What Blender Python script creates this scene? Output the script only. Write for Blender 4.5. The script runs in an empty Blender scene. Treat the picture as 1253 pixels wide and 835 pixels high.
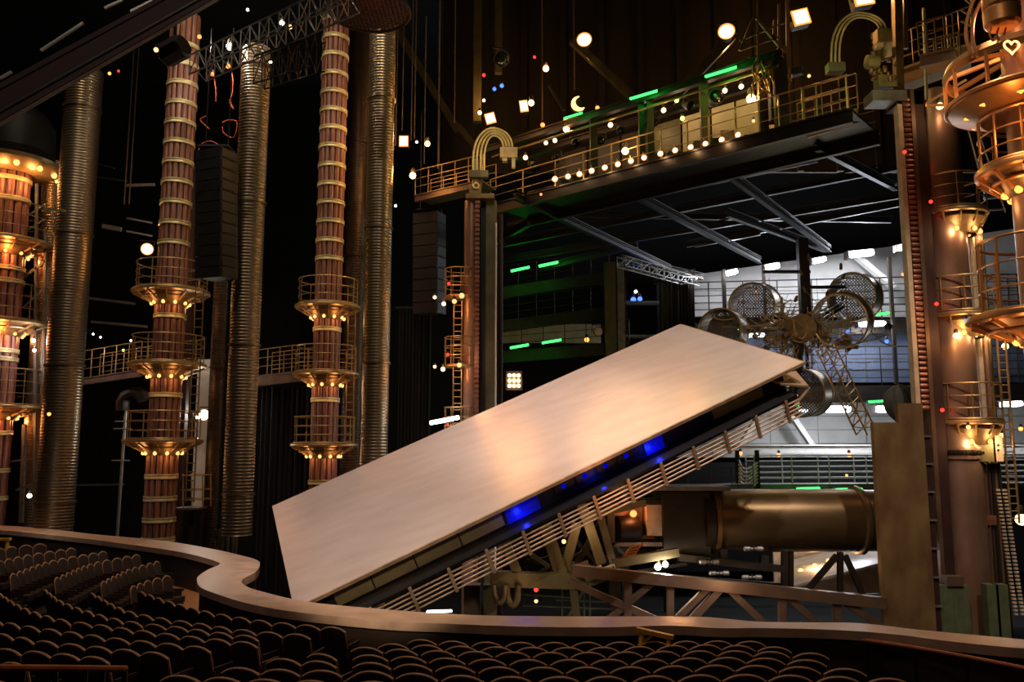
import bpy, bmesh, math, random
from mathutils import Vector, Matrix
random.seed(7)
SC = bpy.context.scene
COL = SC.collection
PI = math.pi
# ------------------------------------------------------------------ camera model (1253x835, f = 1000 px)
F, CX, CY, CZ = 1000.0, 626.5, 417.5, 4.4
PT = math.atan(0.1275)
FW = Vector((0, math.cos(PT), math.sin(PT))); UP = Vector((0, -math.sin(PT), math.cos(PT))); RT = Vector((1, 0, 0))
EYE = Vector((0, 0, CZ))
def ray(px, py):
    return FW + RT*((px-CX)/F) + UP*((CY-py)/F)
def at(px, py, Y):                      # the point seen at pixel (px,py) at ground distance Y
    d = ray(px, py); return EYE + d*(Y/d.y)
def atz(px, py, z):                     # the point seen at pixel (px,py) at height z
    d = ray(px, py); return EYE + d*((z-CZ)/d.z)
def m(px, Y): return px*Y/F             # size of px pixels at distance Y
cam = bpy.data.cameras.new('camera'); cam.sensor_width = 36; cam.lens = F/1253*36; cam.clip_end = 300
co = bpy.data.objects.new('camera', cam); COL.objects.link(co)
co.location = EYE; co.rotation_euler = (PI/2+PT, 0, 0); SC.camera = co

# ------------------------------------------------------------------ materials
def lin(c):
    return tuple((x/12.92 if x <= 0.04045 else ((x+0.055)/1.055)**2.4) for x in [v/255 for v in c])
MATS = {}
def mat(name, rgb, rough=0.5, metal=0.0, var=0.25, scale=3.0, bump=0.0, stretch=(1,1,1), rv=0.0, hue2=None):
    M = bpy.data.materials.new(name); M.use_nodes = True
    nt = M.node_tree; b = nt.nodes['Principled BSDF']
    c = lin(rgb)
    b.inputs['Roughness'].default_value = rough; b.inputs['Metallic'].default_value = metal
    tc = nt.nodes.new('ShaderNodeTexCoord'); mp = nt.nodes.new('ShaderNodeMapping')
    mp.inputs['Scale'].default_value = stretch
    nz = nt.nodes.new('ShaderNodeTexNoise'); nz.inputs['Scale'].default_value = scale; nz.inputs['Detail'].default_value = 5
    rp = nt.nodes.new('ShaderNodeValToRGB')
    c2 = lin(hue2) if hue2 else tuple(min(1, x*(1+var)) for x in c)
    rp.color_ramp.elements[0].position = 0.3; rp.color_ramp.elements[1].position = 0.7
    rp.color_ramp.elements[0].color = tuple(x*(1-var) for x in c)+(1,)
    rp.color_ramp.elements[1].color = c2+(1,)
    L = nt.links.new
    L(tc.outputs['Object'], mp.inputs['Vector']); L(mp.outputs['Vector'], nz.inputs['Vector'])
    L(nz.outputs['Fac'], rp.inputs['Fac']); L(rp.outputs['Color'], b.inputs['Base Color'])
    if rv:
        mr = nt.nodes.new('ShaderNodeMapRange'); mr.inputs[1].default_value = 0.3; mr.inputs[2].default_value = 0.7
        mr.inputs[3].default_value = max(0.05, rough-rv); mr.inputs[4].default_value = rough+rv
        L(nz.outputs['Fac'], mr.inputs[0]); L(mr.outputs[0], b.inputs['Roughness'])
    if bump:
        bp = nt.nodes.new('ShaderNodeBump'); bp.inputs['Strength'].default_value = bump
        L(nz.outputs['Fac'], bp.inputs['Height']); L(bp.outputs['Normal'], b.inputs['Normal'])
    MATS[name] = M; return M
def emis(name, rgb, strength):
    M = bpy.data.materials.new(name); M.use_nodes = True
    nt = M.node_tree; nt.nodes.clear()
    o = nt.nodes.new('ShaderNodeOutputMaterial'); e = nt.nodes.new('ShaderNodeEmission')
    e.inputs['Color'].default_value = lin(rgb)+(1,); e.inputs['Strength'].default_value = strength
    nt.links.new(e.outputs[0], o.inputs[0]); MATS[name] = M; return M
mat('black_paint', (14,12,11), 0.6); mat('black_cloth', (13,11,11), 0.95, scale=8)
mat('wall_black', (12,11,11), 0.9); mat('floor_black', (8,7,7), 0.85)
mat('carpet', (52,34,24), 0.95, scale=20, bump=0.3); mat('carpet_aisle', (150,98,48), 0.9, scale=20, bump=0.3)
mat('seat_fabric', (50,32,24), 0.9, scale=30, bump=0.2); mat('seat_trim', (182,136,92), 0.6, scale=10)
mat('seat_wood', (48,28,18), 0.6)
mat('coping', (186,154,130), 0.42, 0.0, var=0.18, scale=2.5, rv=0.1, bump=0.04)
mat('fascia', (44,28,20), 0.6, var=0.5, scale=1.2, stretch=(1,1,6))
mat('rail_wood', (170,98,54), 0.45); mat('yellow_paint', (216,166,48), 0.5)
mat('brass_steel', (172,142,96), 0.4, 0.6, var=0.25, scale=4); mat('brass_dark', (122,96,62), 0.45, 0.6)
mat('slat', (122,70,54), 0.5, 0.15, var=0.35, scale=2.2, stretch=(6,6,0.6), hue2=(170,114,92))
mat('slat_core', (26,15,12), 0.7); mat('hoop', (208,190,136), 0.45, 0.3, scale=4)
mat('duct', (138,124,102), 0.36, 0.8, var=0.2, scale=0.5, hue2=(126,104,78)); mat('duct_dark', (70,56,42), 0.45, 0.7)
mat('copper', (160,116,92), 0.4, 0.6, var=0.3, scale=1.1, stretch=(1,1,0.5), hue2=(172,140,122))
mat('copper_bright', (196,140,84), 0.36, 0.7, var=0.3, scale=2)
mat('rust_plate', (128,92,62), 0.5, 0.3, var=0.35, scale=1.6, stretch=(1,1,0.5), hue2=(140,116,76)); mat('flat_brown', (44,34,20), 0.8, var=0.5, scale=0.4, stretch=(1,1,0.2))
mat('steel_brown', (104,82,66), 0.5, 0.4, scale=1.5); mat('steel_olive', (96,86,60), 0.5, 0.4, scale=1.5)
mat('steel_grey', (128,126,120), 0.45, 0.5); mat('steel_dark', (46,38,31), 0.5, 0.5); mat('steel_black', (24,21,19), 0.5, 0.4)
mat('arm_steel', (112,92,66), 0.34, 0.7, var=0.25, scale=1.2, stretch=(0.4,1,1), rv=0.06)
mat('deck_steel', (212,188,174), 0.3, 0.45, var=0.05, scale=1.6, stretch=(0.35,1.6,1), hue2=(220,198,184))
mat('deck_edge', (184,152,120), 0.4, 0.5); mat('deck_panel', (140,122,88), 0.4, 0.5, var=0.25, scale=0.9)
mat('chain_red', (140,92,72), 0.45, 0.4); mat('girder_red', (52,24,18), 0.7, 0.1, var=0.3); mat('girder_deep', (34,10,8), 0.85, 0.0, var=0.3)
mat('white_paint', (198,196,190), 0.6, var=0.08); mat('wall_grey', (176,174,170), 0.7, var=0.12, scale=0.8)
mat('wall_blue', (120,132,158), 0.6, var=0.2, scale=0.8); mat('panel_beige', (176,150,112), 0.7, var=0.2, scale=1.2)
mat('wheel_skin', (150,138,116), 0.4, 0.6, var=0.2, scale=2); mat('wheel_inner', (112,84,48), 0.6, 0.2, var=0.4, scale=3)
mat('cable_tan', (150,126,78), 0.6, var=0.3); mat('cable_black', (22,19,17), 0.7); mat('cable_orange', (220,92,40), 0.55)
mat('cable_pale', (216,196,140), 0.4, 0.2); mat('curtain_grey', (60,58,54), 0.9, var=0.4, scale=3, stretch=(4,4,0.2))
mat('cabinet_olive', (122,112,70), 0.5); mat('cabinet_pale', (196,176,150), 0.5); mat('green_steel', (86,94,68), 0.5)
mat('wire_thin', (120,104,82), 0.5, 0.5); mat('glass_blue', (24,28,150), 0.3); mat('lens_dark', (26,27,32), 0.12, 0.3)
emis('glow_warm', (255,190,110), 3.2); emis('glow_amber', (255,160,70), 3); emis('glow_white', (255,248,236), 12)
emis('glow_cool', (236,244,255), 8); emis('glow_green', (70,255,110), 2.4); emis('glow_red', (255,30,24), 8)
emis('glow_orange', (255,120,60), 4); emis('glow_blue', (70,110,255), 3); emis('glow_blue_dim', (4,6,190), 0.8)
emis('glow_bulb', (255,184,104), 2.2); emis('glow_soft', (255,200,130), 1.5); emis('glow_yellowgreen', (190,255,90), 6)
emis('glow_hot', (255,206,140), 5); emis('glow_halo', (255,150,60), 1.6)  # last one: amber halo of the lamps, painted as a glowing edge

# ------------------------------------------------------------------ mesh collector
class MB:
    def __init__(s): s.v = []; s.f = []
    def add(s, vs, fs):
        b = len(s.v); s.v += [Vector(x) for x in vs]; s.f += [tuple(b+i for i in f) for f in fs]; return s
    def hexa(s, p):                     # 8 corners: bottom 0-3, top 4-7
        return s.add(p, [(3,2,1,0),(4,5,6,7),(0,1,5,4),(1,2,6,5),(2,3,7,6),(3,0,4,7)])
    def box(s, c, sz, R=None):
        c = Vector(c); h = Vector(sz)/2
        P = [Vector((x*h.x, y*h.y, z*h.z)) for z in (-1,1) for x, y in ((-1,-1),(1,-1),(1,1),(-1,1))]
        if R is not None: P = [R @ p for p in P]
        return s.hexa([c+p for p in P])
    def obox(s, o, U, V, N, u0, u1, v0, v1, n0, n1):   # box in a local frame
        P = [o+U*u+V*v+N*n for n in (n0, n1) for u, v in ((u0,v0),(u1,v0),(u1,v1),(u0,v1))]
        return s.hexa(P)
    def bar(s, p, q, w, h=None, up=Vector((0,0,1))):
        p, q = Vector(p), Vector(q); h = h or w; d = (q-p)
        if d.length < 1e-6: return s
        d.normalize()
        if abs(d.dot(up)) > 0.98: up = Vector((0,1,0))
        a = d.cross(up).normalized()*(w/2); b = a.cross(d).normalized()*(h/2)
        return s.hexa([p-a-b, p+a-b, q+a-b, q-a-b, p-a+b, p+a+b, q+a+b, q-a+b])
    def ibeam(s, p, q, w, h, t=None):
        t = t or h*0.14; p, q = Vector(p), Vector(q); d = (q-p).normalized(); up = Vector((0,0,1))
        if abs(d.dot(up)) > 0.98: up = Vector((0,1,0))
        a = d.cross(up).normalized(); b = a.cross(d).normalized()*(h/2-t/2)
        s.bar(p+b, q+b, w, t, up); s.bar(p-b, q-b, w, t, up); return s.bar(p, q, t, h-2*t, up)
    def tube(s, pts, r, n=8, closed=False, caps=True):
        pts = [Vector(p) for p in pts]; k = len(pts)
        rs = r if isinstance(r, (list, tuple)) else [r]*k
        rings = []; prev = None
        for i in range(k):
            if closed: t = pts[(i+1) % k]-pts[i-1]
            else: t = pts[min(i+1, k-1)]-pts[max(i-1, 0)]
            if t.length < 1e-9: t = Vector((0,0,1))
            t.normalize()
            if prev is None:
                a = t.orthogonal().normalized()
            else:
                a = prev-t*prev.dot(t)
                a = a.normalized() if a.length > 1e-6 else t.orthogonal().normalized()
            prev = a; b = t.cross(a)
            rings.append([pts[i]+(a*math.cos(2*PI*j/n)+b*math.sin(2*PI*j/n))*rs[i] for j in range(n)])
        base = len(s.v); s.v += [p for g in rings for p in g]
        for i in range(k if closed else k-1):
            i2 = (i+1) % k
            for j in range(n):
                j2 = (j+1) % n
                s.f.append((base+i*n+j, base+i*n+j2, base+i2*n+j2, base+i2*n+j))
        if caps and not closed:
            s.f.append(tuple(base+j for j in range(n-1, -1, -1))); s.f.append(tuple(base+(k-1)*n+j for j in range(n)))
        return s
    def ring(s, c, R, r, axis=(0,0,1), seg=40, n=6, a0=0, a1=2*PI):
        ax = Vector(axis).normalized(); a = ax.orthogonal().normalized() if abs(ax.z) < 0.99 else Vector((1,0,0)); b = ax.cross(a)
        full = abs(a1-a0) > 2*PI-1e-3
        pts = [Vector(c)+(a*math.cos(t)+b*math.sin(t))*R for t in [a0+(a1-a0)*i/seg for i in range(seg if full else seg+1)]]
        return s.tube(pts, r, n, closed=full)
    def lathe(s, c, prof, axis=(0,0,1), n=32, caps=True):  # prof: (radius, along)
        ax = Vector(axis).normalized(); a = ax.orthogonal().normalized() if abs(ax.z) < 0.99 else Vector((1,0,0)); b = ax.cross(a)
        c = Vector(c); base = len(s.v); k = len(prof)
        for r, h in prof:
            s.v += [c+ax*h+(a*math.cos(2*PI*j/n)+b*math.sin(2*PI*j/n))*max(r, 1e-4) for j in range(n)]
        for i in range(k-1):
            for j in range(n):
                j2 = (j+1) % n
                s.f.append((base+i*n+j, base+i*n+j2, base+(i+1)*n+j2, base+(i+1)*n+j))
        if caps:
            s.f.append(tuple(base+j for j in range(n-1, -1, -1))); s.f.append(tuple(base+(k-1)*n+j for j in range(n)))
        return s
    def strip(s, A, B):                 # ribbon of quads between two polylines
        n = len(A); base = len(s.v); s.v += [Vector(p) for p in A]+[Vector(p) for p in B]
        for i in range(n-1): s.f.append((base+i, base+i+1, base+n+i+1, base+n+i))
        return s
    def grid(s, rows):
        base = len(s.v); n = len(rows[0]); s.v += [Vector(p) for g in rows for p in g]
        for i in range(len(rows)-1):
            for j in range(n-1): s.f.append((base+i*n+j, base+i*n+j+1, base+(i+1)*n+j+1, base+(i+1)*n+j))
        return s
    def mesh(s, name, mt, off=Vector((0,0,0)), smooth=35):
        me = bpy.data.meshes.new(name); me.from_pydata([v-off for v in s.v], [], s.f)
        bm = bmesh.new(); bm.from_mesh(me); bmesh.ops.recalc_face_normals(bm, faces=bm.faces); bm.to_mesh(me); bm.free()
        me.materials.append(MATS[mt])
        if smooth:
            me.shade_smooth(); me.set_sharp_from_angle(angle=math.radians(smooth))
        return me
WLOC = {}
def tag(o, label, cat, group=None):
    o['label'] = label; o['category'] = cat; o['kind'] = 'thing'
    if group: o['group'] = group
    return o
def thing(name, label, cat, loc=(0,0,0), group=None):
    o = bpy.data.objects.new(name, None); COL.objects.link(o); o.location = loc; o.empty_display_size = 0.1
    WLOC[o.name] = Vector(loc); return tag(o, label, cat, group)
def part(par, name, mb, mt, label=None, smooth=35):
    off = WLOC[par.name]; o = bpy.data.objects.new(name, mb.mesh(name, mt, off, smooth)); COL.objects.link(o); o.parent = par
    WLOC[o.name] = off
    if label: o['label'] = label
    return o
def single(name, label, cat, mb, mt, group=None, smooth=35):
    lo = Vector([min(v[i] for v in mb.v) for i in range(3)]); hi = Vector([max(v[i] for v in mb.v) for i in range(3)])
    off = Vector(((lo.x+hi.x)/2, (lo.y+hi.y)/2, lo.z))
    o = bpy.data.objects.new(name, mb.mesh(name, mt, off, smooth)); COL.objects.link(o); o.location = off
    WLOC[o.name] = off; return tag(o, label, cat, group)
def struct(name, mb, mt, par=None, smooth=35):
    o = bpy.data.objects.new(name, mb.mesh(name, mt, Vector((0,0,0)), smooth)); COL.objects.link(o)
    if par: o.parent = par
    else: o['kind'] = 'structure'
    WLOC[o.name] = Vector((0,0,0)); return o
def light(kind, loc, energy, rgb, size=0.1, target=None, spot=60, blend=0.5, name='lamp_or_fill_light'):  # default name also covers fill lights that have no fixture
    l = bpy.data.lights.new(name, kind); l.energy = energy; l.color = lin(rgb)
    if kind == 'AREA': l.size = size
    else: l.shadow_soft_size = size
    if kind == 'SPOT': l.spot_size = math.radians(spot); l.spot_blend = blend
    o = bpy.data.objects.new(name, l); COL.objects.link(o); o.location = loc
    if target is not None: o.rotation_euler = (Vector(target)-Vector(loc)).to_track_quat('-Z', 'Y').to_euler()
    return o
ORD = ['first','second','third','fourth','fifth','sixth','seventh','eighth','ninth','tenth','eleventh','twelfth','thirteenth','fourteenth',
       'fifteenth','sixteenth','seventeenth','eighteenth','nineteenth','twentieth','twenty-first','twenty-second','twenty-third']
def spline(pts, per=6):                 # Catmull-Rom through points
    P = [Vector(p) for p in pts]; P = [P[0]*2-P[1]]+P+[P[-1]*2-P[-2]]; out = []
    for i in range(1, len(P)-2):
        a, b, c, d = P[i-1:i+3]
        for k in range(per):
            t = k/per
            out.append(0.5*((2*b)+(c-a)*t+(2*a-5*b+4*c-d)*t*t+(3*b-a-3*c+d)*t**3))
    out.append(P[-2]); return out
def resample(pts, step, start=0.0):     # points every step metres with tangents
    out = []; acc = 0; nxt = start
    for a, b in zip(pts, pts[1:]):
        L = (b-a).length
        while L > 0 and nxt <= acc+L:
            out.append((a.lerp(b, (nxt-acc)/L), (b-a).normalized())); nxt += step
        acc += L
    return out

# ------------------------------------------------------------------ room shell
ZP, ZC, YB, XW = -5.0, 31.0, 58.0, 40.0
struct('floor', MB().box((0, YB/2-4, ZP-0.1), (2*XW, YB+14, 0.2)), 'floor_black')
struct('ceiling', MB().box((0, YB/2-4, ZC+0.1), (2*XW, YB+14, 0.2)), 'wall_black')
struct('wall_left', MB().box((-XW-0.1, YB/2-4, (ZP+ZC)/2), (0.2, YB+14, ZC-ZP)), 'wall_black')
struct('wall_right', MB().box((XW+0.1, YB/2-4, (ZP+ZC)/2), (0.2, YB+14, ZC-ZP)), 'wall_black')
struct('wall_back', MB().box((0, YB+0.1, (ZP+ZC)/2), (2*XW, 0.2, ZC-ZP)), 'wall_black')

# ------------------------------------------------------------------ parapet round the stage pit (level top, z = 1.1)
ZT = 1.1
PAIR = [((-140,639),(-140,642)),((-80,641),(-80,645)),((33,645),(0,649)),((115,654),(90,658)),((200,662),(150,665.5)),((260,672),(210,674)),((295,680),(245,681.5)),
        ((314,685.5),(266,688)),((318,691),(268,691.5)),((313,700),(255,697)),((299,707.7),(243,705)),((296,713),(241,711)),((304,719),(245,719)),
        ((320,724),(262,726)),((356,733),(300,738)),((400,739.6),(360,749)),((484,747),(467,760)),((540,751),(551,763.7)),((601,753.6),(635,767)),
        ((702,754.6),(735,768)),((819,754.6),(819,766)),((872,756),(880,769)),((926,761),(937,769)),((990,762),(1017,771)),((1053,763),(1089,776)),
        ((1125,771),(1161,785)),((1190,777),(1234,792.4)),((1253,783),(1290,796)),((1330,791),(1360,802)),((1450,802),(1480,814))]
far = spline([atz(*p[0], ZT) for p in PAIR]); near = spline([atz(*p[1], ZT) for p in PAIR])
dn = lambda L, z: [Vector((p.x, p.y, z)) for p in L]
def inset(a, b, t): return [p.lerp(q, t) for p, q in zip(a, b)]
f2, n2 = inset(far, near, 0.07), inset(near, far, 0.07)
w = MB().strip(dn(n2, ZT-0.2), dn(n2, -0.3)).strip(dn(f2, ZT-0.2), dn(f2, ZP)).strip(dn(n2, -0.3), dn(f2, -0.3))
wall = struct('wall_parapet', w, 'fascia')
c = MB().strip(far, near).strip(dn(far, ZT), dn(far, ZT-0.2)).strip(dn(near, ZT), dn(near, ZT-0.16)).strip(dn(far, ZT-0.2), dn(near, ZT-0.16))
struct('coping', c, 'coping', wall)
# inner floor of the auditorium, from the parapet to behind the camera
fl = MB().strip(dn(n2, 0.0), [Vector((p.x, -6.0, 0.0)) for p in n2])
struct('floor_orchestra', fl, 'carpet')
al = MB(); q = [atz(x, y, 0.02) for x, y in ((170,742),(205,712),(246,711),(262,738),(262,752))]; al.add(q, [(0,1,2,3,4)])
struct('floor_aisle', al, 'carpet_aisle')

# ------------------------------------------------------------------ seats
SH = 0.95
def seat_parts():
    W, T = 0.50, 0.09
    def outline(y, inset=0.0, lean=0.0):
        return None
    b = MB(); nx, nz = 8, 5
    def pt(i, j, side):
        u = -1+2*i/nx; t = j/nz
        ztop = 0.95-0.075*abs(u)**2.2; z = 0.40+(ztop-0.40)*t
        x = u*W/2*(1.0-0.03*t); y = -0.04-0.13*t-0.03*(1-u*u)+(T/2 if side else -T/2)*(1-0.35*t**3)
        if side: y -= 0.02*(1-u*u)*(1-t)
        return Vector((x, y, z))
    fr = [[pt(i, j, 1) for i in range(nx+1)] for j in range(nz+1)]; bk = [[pt(i, j, 0) for i in range(nx+1)] for j in range(nz+1)]
    b.grid(fr).grid(bk); b.grid([fr[-1], bk[-1]]).grid([fr[0], bk[0]])
    b.grid([[r[0] for r in fr], [r[0] for r in bk]]).grid([[r[-1] for r in fr], [r[-1] for r in bk]])
    t = MB(); top = [(a+c)/2+Vector((0,0,0.006)) for a, c in zip(fr[-1], bk[-1])]
    sl = [(fr[j][0]+bk[j][0])/2 for j in range(2, nz)]; sr = [(fr[j][-1]+bk[j][-1])/2 for j in range(nz-1, 1, -1)]
    t.tube(sl+top+sr, 0.021, 6)
    cu = MB(); rows = []
    for j in range(6):
        v = j/5; rows.append([Vector((-0.23+0.46*i/6, 0.0+0.46*v, 0.43+0.05*v+0.03*math.sin(PI*i/6)*math.sin(PI*min(1, v*1.1)) if 0 < j < 5 else 0.41+0.05*v)) for i in range(7)])
    lo = [[Vector((p.x, p.y, 0.33)) for p in r] for r in rows]
    cu.grid(rows).grid(lo).grid([rows[0], lo[0]]).grid([rows[-1], lo[-1]])
    cu.grid([[r[0] for r in rows], [r[0] for r in lo]]).grid([[r[-1] for r in rows], [r[-1] for r in lo]])
    arms = []
    for s in (-1, 1):
        a = MB(); a.box((s*0.253, 0.16, 0.61), (0.04, 0.42, 0.05)); a.box((s*0.253, 0.14, 0.305), (0.03, 0.30, 0.61)); arms.append(a)
    pd = MB().box((0, 0.12, 0.165), (0.40, 0.22, 0.33)).box((0, 0.12, 0.015), (0.46, 0.30, 0.03))
    return [('backrest', b, 'seat_fabric'), ('back_trim', t, 'seat_trim'), ('cushion', cu, 'seat_fabric'), ('armrest', arms[0], 'seat_wood'), ('armrest', arms[1], 'seat_wood'), ('pedestal', pd, 'seat_wood')]
SEATM = [(n, b.mesh(n, mt), ) for n, b, mt in seat_parts()]
tiers = MB()
def seat(p, face, label, group, sx=1.0):
    o = thing('theatre_seat', label, 'seat', p, group); o.scale = (sx,sx,1.0); o.rotation_euler.z = math.atan2(face.y, face.x)-PI/2
    for n, me in SEATM:
        c = bpy.data.objects.new(n, me); COL.objects.link(c); c.parent = o
def seat_row(px, drop, block, rowname, fromwhat, step=0.53, start=0.0, tier=True, sx=1.0):
    zt = CZ-drop; pts = spline([atz(x, y, zt) for x, y in px])
    sm = resample(pts, step, start)
    zf = zt-SH
    if tier:
        L = lambda k, z: [Vector((p.x-t.y*k, p.y+t.x*k, z)) for p, t in sm]
        if len(sm) > 1:
            e0, e1 = sm[0], sm[-1]; sm2 = [(e0[0]-e0[1]*0.3, e0[1])]+sm+[(e1[0]+e1[1]*0.3, e1[1])]
            L = lambda k, z: [Vector((p.x-t.y*k, p.y+t.x*k, z)) for p, t in sm2]
            tiers.strip(L(-0.30, zf), L(0.56, zf)); tiers.strip(L(0.56, zf), L(0.56, min(-0.02, zf-0.1))); tiers.strip(L(-0.30, zf), L(-0.30, min(-0.02, zf-0.1)))
    for i, (p, t) in enumerate(sm):
        seat(Vector((p.x, p.y, zf)), Vector((-t.y, t.x, 0)), 'brown theatre seat, %s from the %s, %s row of the %s' % (ORD[i], fromwhat, rowname, block), 'seats of the %s' % block, sx)
    return len(sm)
ns = 0
# wing block that turns to face across the stage
WING = [([(209,706),(186,712),(163,721)], 3.27), ([(197,688),(163,698),(132,713)], 3.20), ([(171,680),(120,690),(76,708)], 3.12), ([(130,676),(70,687),(17,705)], 3.03),
        ([(91,672),(40,680),(-6,690)], 2.93), ([(51,667),(20,670),(-20,676)], 2.83)]
for k, (px, d) in enumerate(WING): ns += seat_row(px, d, 'wing block', ORD[k], 'parapet end', 0.37, sx=0.7)
# curved block
CURV = [[(184,724),(210,733),(235,740),(262,747),(288,752),(335,759),(389,764),(428,767)],
        [(125,726),(163,745),(207,755),(250,761),(296,768),(350,773),(400,776)],
        [(68,722),(89,736),(133,751),(176,760),(227,765.6),(283,773),(340,779)],
        [(2,719),(38,741),(84,756),(133,763),(184,770),(243,777),(312,784)],
        [(-30,750),(0,756),(43,764),(97,771.5),(153,779),(222,786),(262,790)],
        [(-30,767),(10,773),(64,782),(130,789),(205,796.5)],
        [(-30,783),(15,791),(54,794.5),(94,798),(136,802)],
        [(-30,799),(8,805),(53,811)], [(-20,826),(33,833)]]
for k, px in enumerate(CURV): ns += seat_row(px, 3.3-0.055*k, 'curved block', ORD[k], 'cross aisle', 0.52)
# straight block before the stage
STR = [([(520,781),(600,784),(740,784),(860,782.5),(923,783)],0),([(485,786),(600,789.5),(740,790),(860,787),(955,790)],1),([(454,790),(540,794),(700,796),(880,794),(992,797)],2),
       ([(458,799),(600,804),(760,804),(900,802),(1034,807)],3),([(460,808),(600,813),(760,813),(900,811),(1080,817)],4),([(462,818),(600,824),(760,824),(920,822),(1130,828)],5),
       ([(464,830),(600,835),(760,835),(920,833),(1150,840)],6)]
for px, k in STR: ns += seat_row(px, 3.27-0.115*k, 'straight block', ORD[k], 'stepped aisle', 0.55)
LOW = [([(402,798),(403,798.1)],2),([(355,803.5),(402,806.6),(404,806.7)],3),([(302,814),(352,816),(404,817.2)],4),([(231,823),(285,825.5),(345,828),(404,829.3)],5),([(210,836),(285,839),(345,841),(404,842.5)],6)]
for px, k in LOW: ns += seat_row(px, 3.27-0.115*k, 'corner block', ORD[k-2], 'diagonal aisle', 0.53)
struct('floor_tiers', tiers, 'carpet')
print('SEATS', ns)

# handrails and yellow trestles in the auditorium
def straight_rail(name, label, pts, z0, r, mt, pmt, posts, rails=(0.0,), cat='handrail', group=None):
    t = thing(name, label, cat, Vector(pts[0])-Vector((0,0,0)), group)
    t_pts = [Vector(p) for p in pts]
    for dz in rails: part(t, 'rail', MB().tube([p-Vector((0,0,dz)) for p in t_pts], r, 8), mt)
    for p in posts:
        p = Vector(p); part(t, 'post', MB().tube([p, Vector((p.x, p.y, z0))], r*0.8, 6), pmt)
    return t
hp = spline([atz(x, y, 0.95) for x, y in ((936,774),(1002,777),(1080,787),(1160,800),(1253,818),(1330,834))], 4)
straight_rail('aisle_handrail', 'long wooden topped handrail running below the parapet coping', hp, 0.0, 0.035, 'rail_wood', 'steel_black', hp[1::3])
hp = spline([atz(x, y, 0.80) for x, y in ((-60,649),(0,654),(60,660),(130,668),(200,678),(249,685.5))], 4)
straight_rail('parapet_handrail', 'thin brass handrail along the dark parapet behind the wing seats', hp, 0.0, 0.03, 'brass_steel', 'steel_black', hp[1::4])
a, b = at(-25,817,7.6), at(155,819,7.6)
straight_rail('row_guardrail', 'wooden guardrail with dark posts behind the last curved seat row', [a, b], 1.0, 0.03, 'rail_wood', 'steel_dark', [a.lerp(b, t) for t in (0.1,0.3,0.52,0.72,0.84,0.99)])
def trestle(label, p, q, hh):
    t = thing('folding_trestle', label, 'trestle', (p+q)/2-Vector((0,0,hh)))
    part(t, 'top_bar', MB().bar(p, q, 0.10, 0.07), 'yellow_paint')
    d = (q-p).normalized(); n = Vector((-d.y, d.x, 0)).normalized()
    for e in (p+d*0.08, q-d*0.08):
        for s in (-1, 1):
            part(t, 'leg', MB().bar(e, e+n*s*0.28-Vector((0,0,hh)), 0.06, 0.04), 'yellow_paint')
    part(t, 'brace', MB().bar(p+d*0.02-Vector((0,0,.26)), p.lerp(q,.45)-Vector((0,0,.04)), 0.04, 0.04), 'yellow_paint')
    part(t, 'brace', MB().bar(p+d*0.1+n*0.14-Vector((0,0,hh*0.5)), q-d*0.1+n*0.14-Vector((0,0,hh*0.5)), 0.05, 0.03), 'yellow_paint')
trestle('yellow folding trestle standing between the parapet and the straight seat rows', at(779,770.5,14.25), at(824,780.5,14.0), 1.0)
trestle('yellow folding trestle beside the thin brass parapet handrail', at(-20,661,24.0), at(13,660,24.0), 1.55)
# ================================================================== TILTING STAGE DECK
DA = Vector((-7.461, 25.868, 2.509)); U = Vector((0.88816, 0.21092, 0.40826)).normalized()
V = Vector((0.33881, -0.89113, -0.30181)); V = (V-U*V.dot(U)).normalized(); N = V.cross(U)
if N.z < 0: N = -N
LU, LV = 15.2, 6.54
def D(u, v, n): return DA+U*u+V*v+N*n
deck = thing('tilting_stage_deck', 'huge tilted stage deck with brushed metal top and dark railed underside', 'stage deck', D(LU/2, LV/2, -2.2))
pl = MB(); nu, nv = 12, 6
pl.obox(DA, U, V, N, 0, LU, 0, LV, -0.10, 0.0)
part(deck, 'deck_plate', pl, 'deck_steel', smooth=0)
part(deck, 'edge_strip', MB().obox(DA, U, V, N, 0, LU, LV, LV+0.05, -0.09, -0.005).obox(DA, U, V, N, LU, LU+0.05, 0, LV+0.05, -0.09, -0.005).obox(DA, U, V, N, 0, LU, -0.05, 0, -0.09, -0.005), 'deck_edge')
part(deck, 'deck_body', MB().obox(DA, U, V, N, 0.35, LU-0.5, 0.4, LV-0.35, -0.95, -0.1), 'black_paint')
part(deck, 'lower_walkway', MB().obox(DA, U, V, N, 0.3, LU-0.6, LV-0.5, LV+0.25, -0.80, -0.72), 'steel_black')
# fascia panels along the near face
us = [0.9, 1.9, 3.05, 4.3, 5.55]
for i in range(4):
    part(deck, 'fascia_panel', MB().obox(DA, U, V, N, us[i]+0.02, us[i+1]-0.02, LV-0.35, LV-0.29, -0.66, -0.15), 'deck_panel', 'brownish metal fascia panel')
part(deck, 'blue_window', MB().obox(DA, U, V, N, 5.62, 6.6, LV-0.35, LV-0.30, -0.70, -0.2), 'glass_blue', 'blue lit window')
for u0 in (7.1, 7.75, 8.4, 9.05):
    f = part(deck, 'dark_window', MB().obox(DA, U, V, N, u0, u0+0.55, LV-0.35, LV-0.31, -0.64, -0.17), 'steel_black')
    part(f, 'blue_lamp', MB().lathe(D(u0+0.27, LV-0.31, -0.40), [(0.0,0.03),(0.06,0.03),(0.075,0.0)], axis=V, n=12), 'glow_blue_dim')
part(deck, 'blue_window', MB().obox(DA, U, V, N, 9.9, 10.5, LV-0.35, LV-0.30, -0.68, -0.25), 'glass_blue', 'blue lit window')
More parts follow.
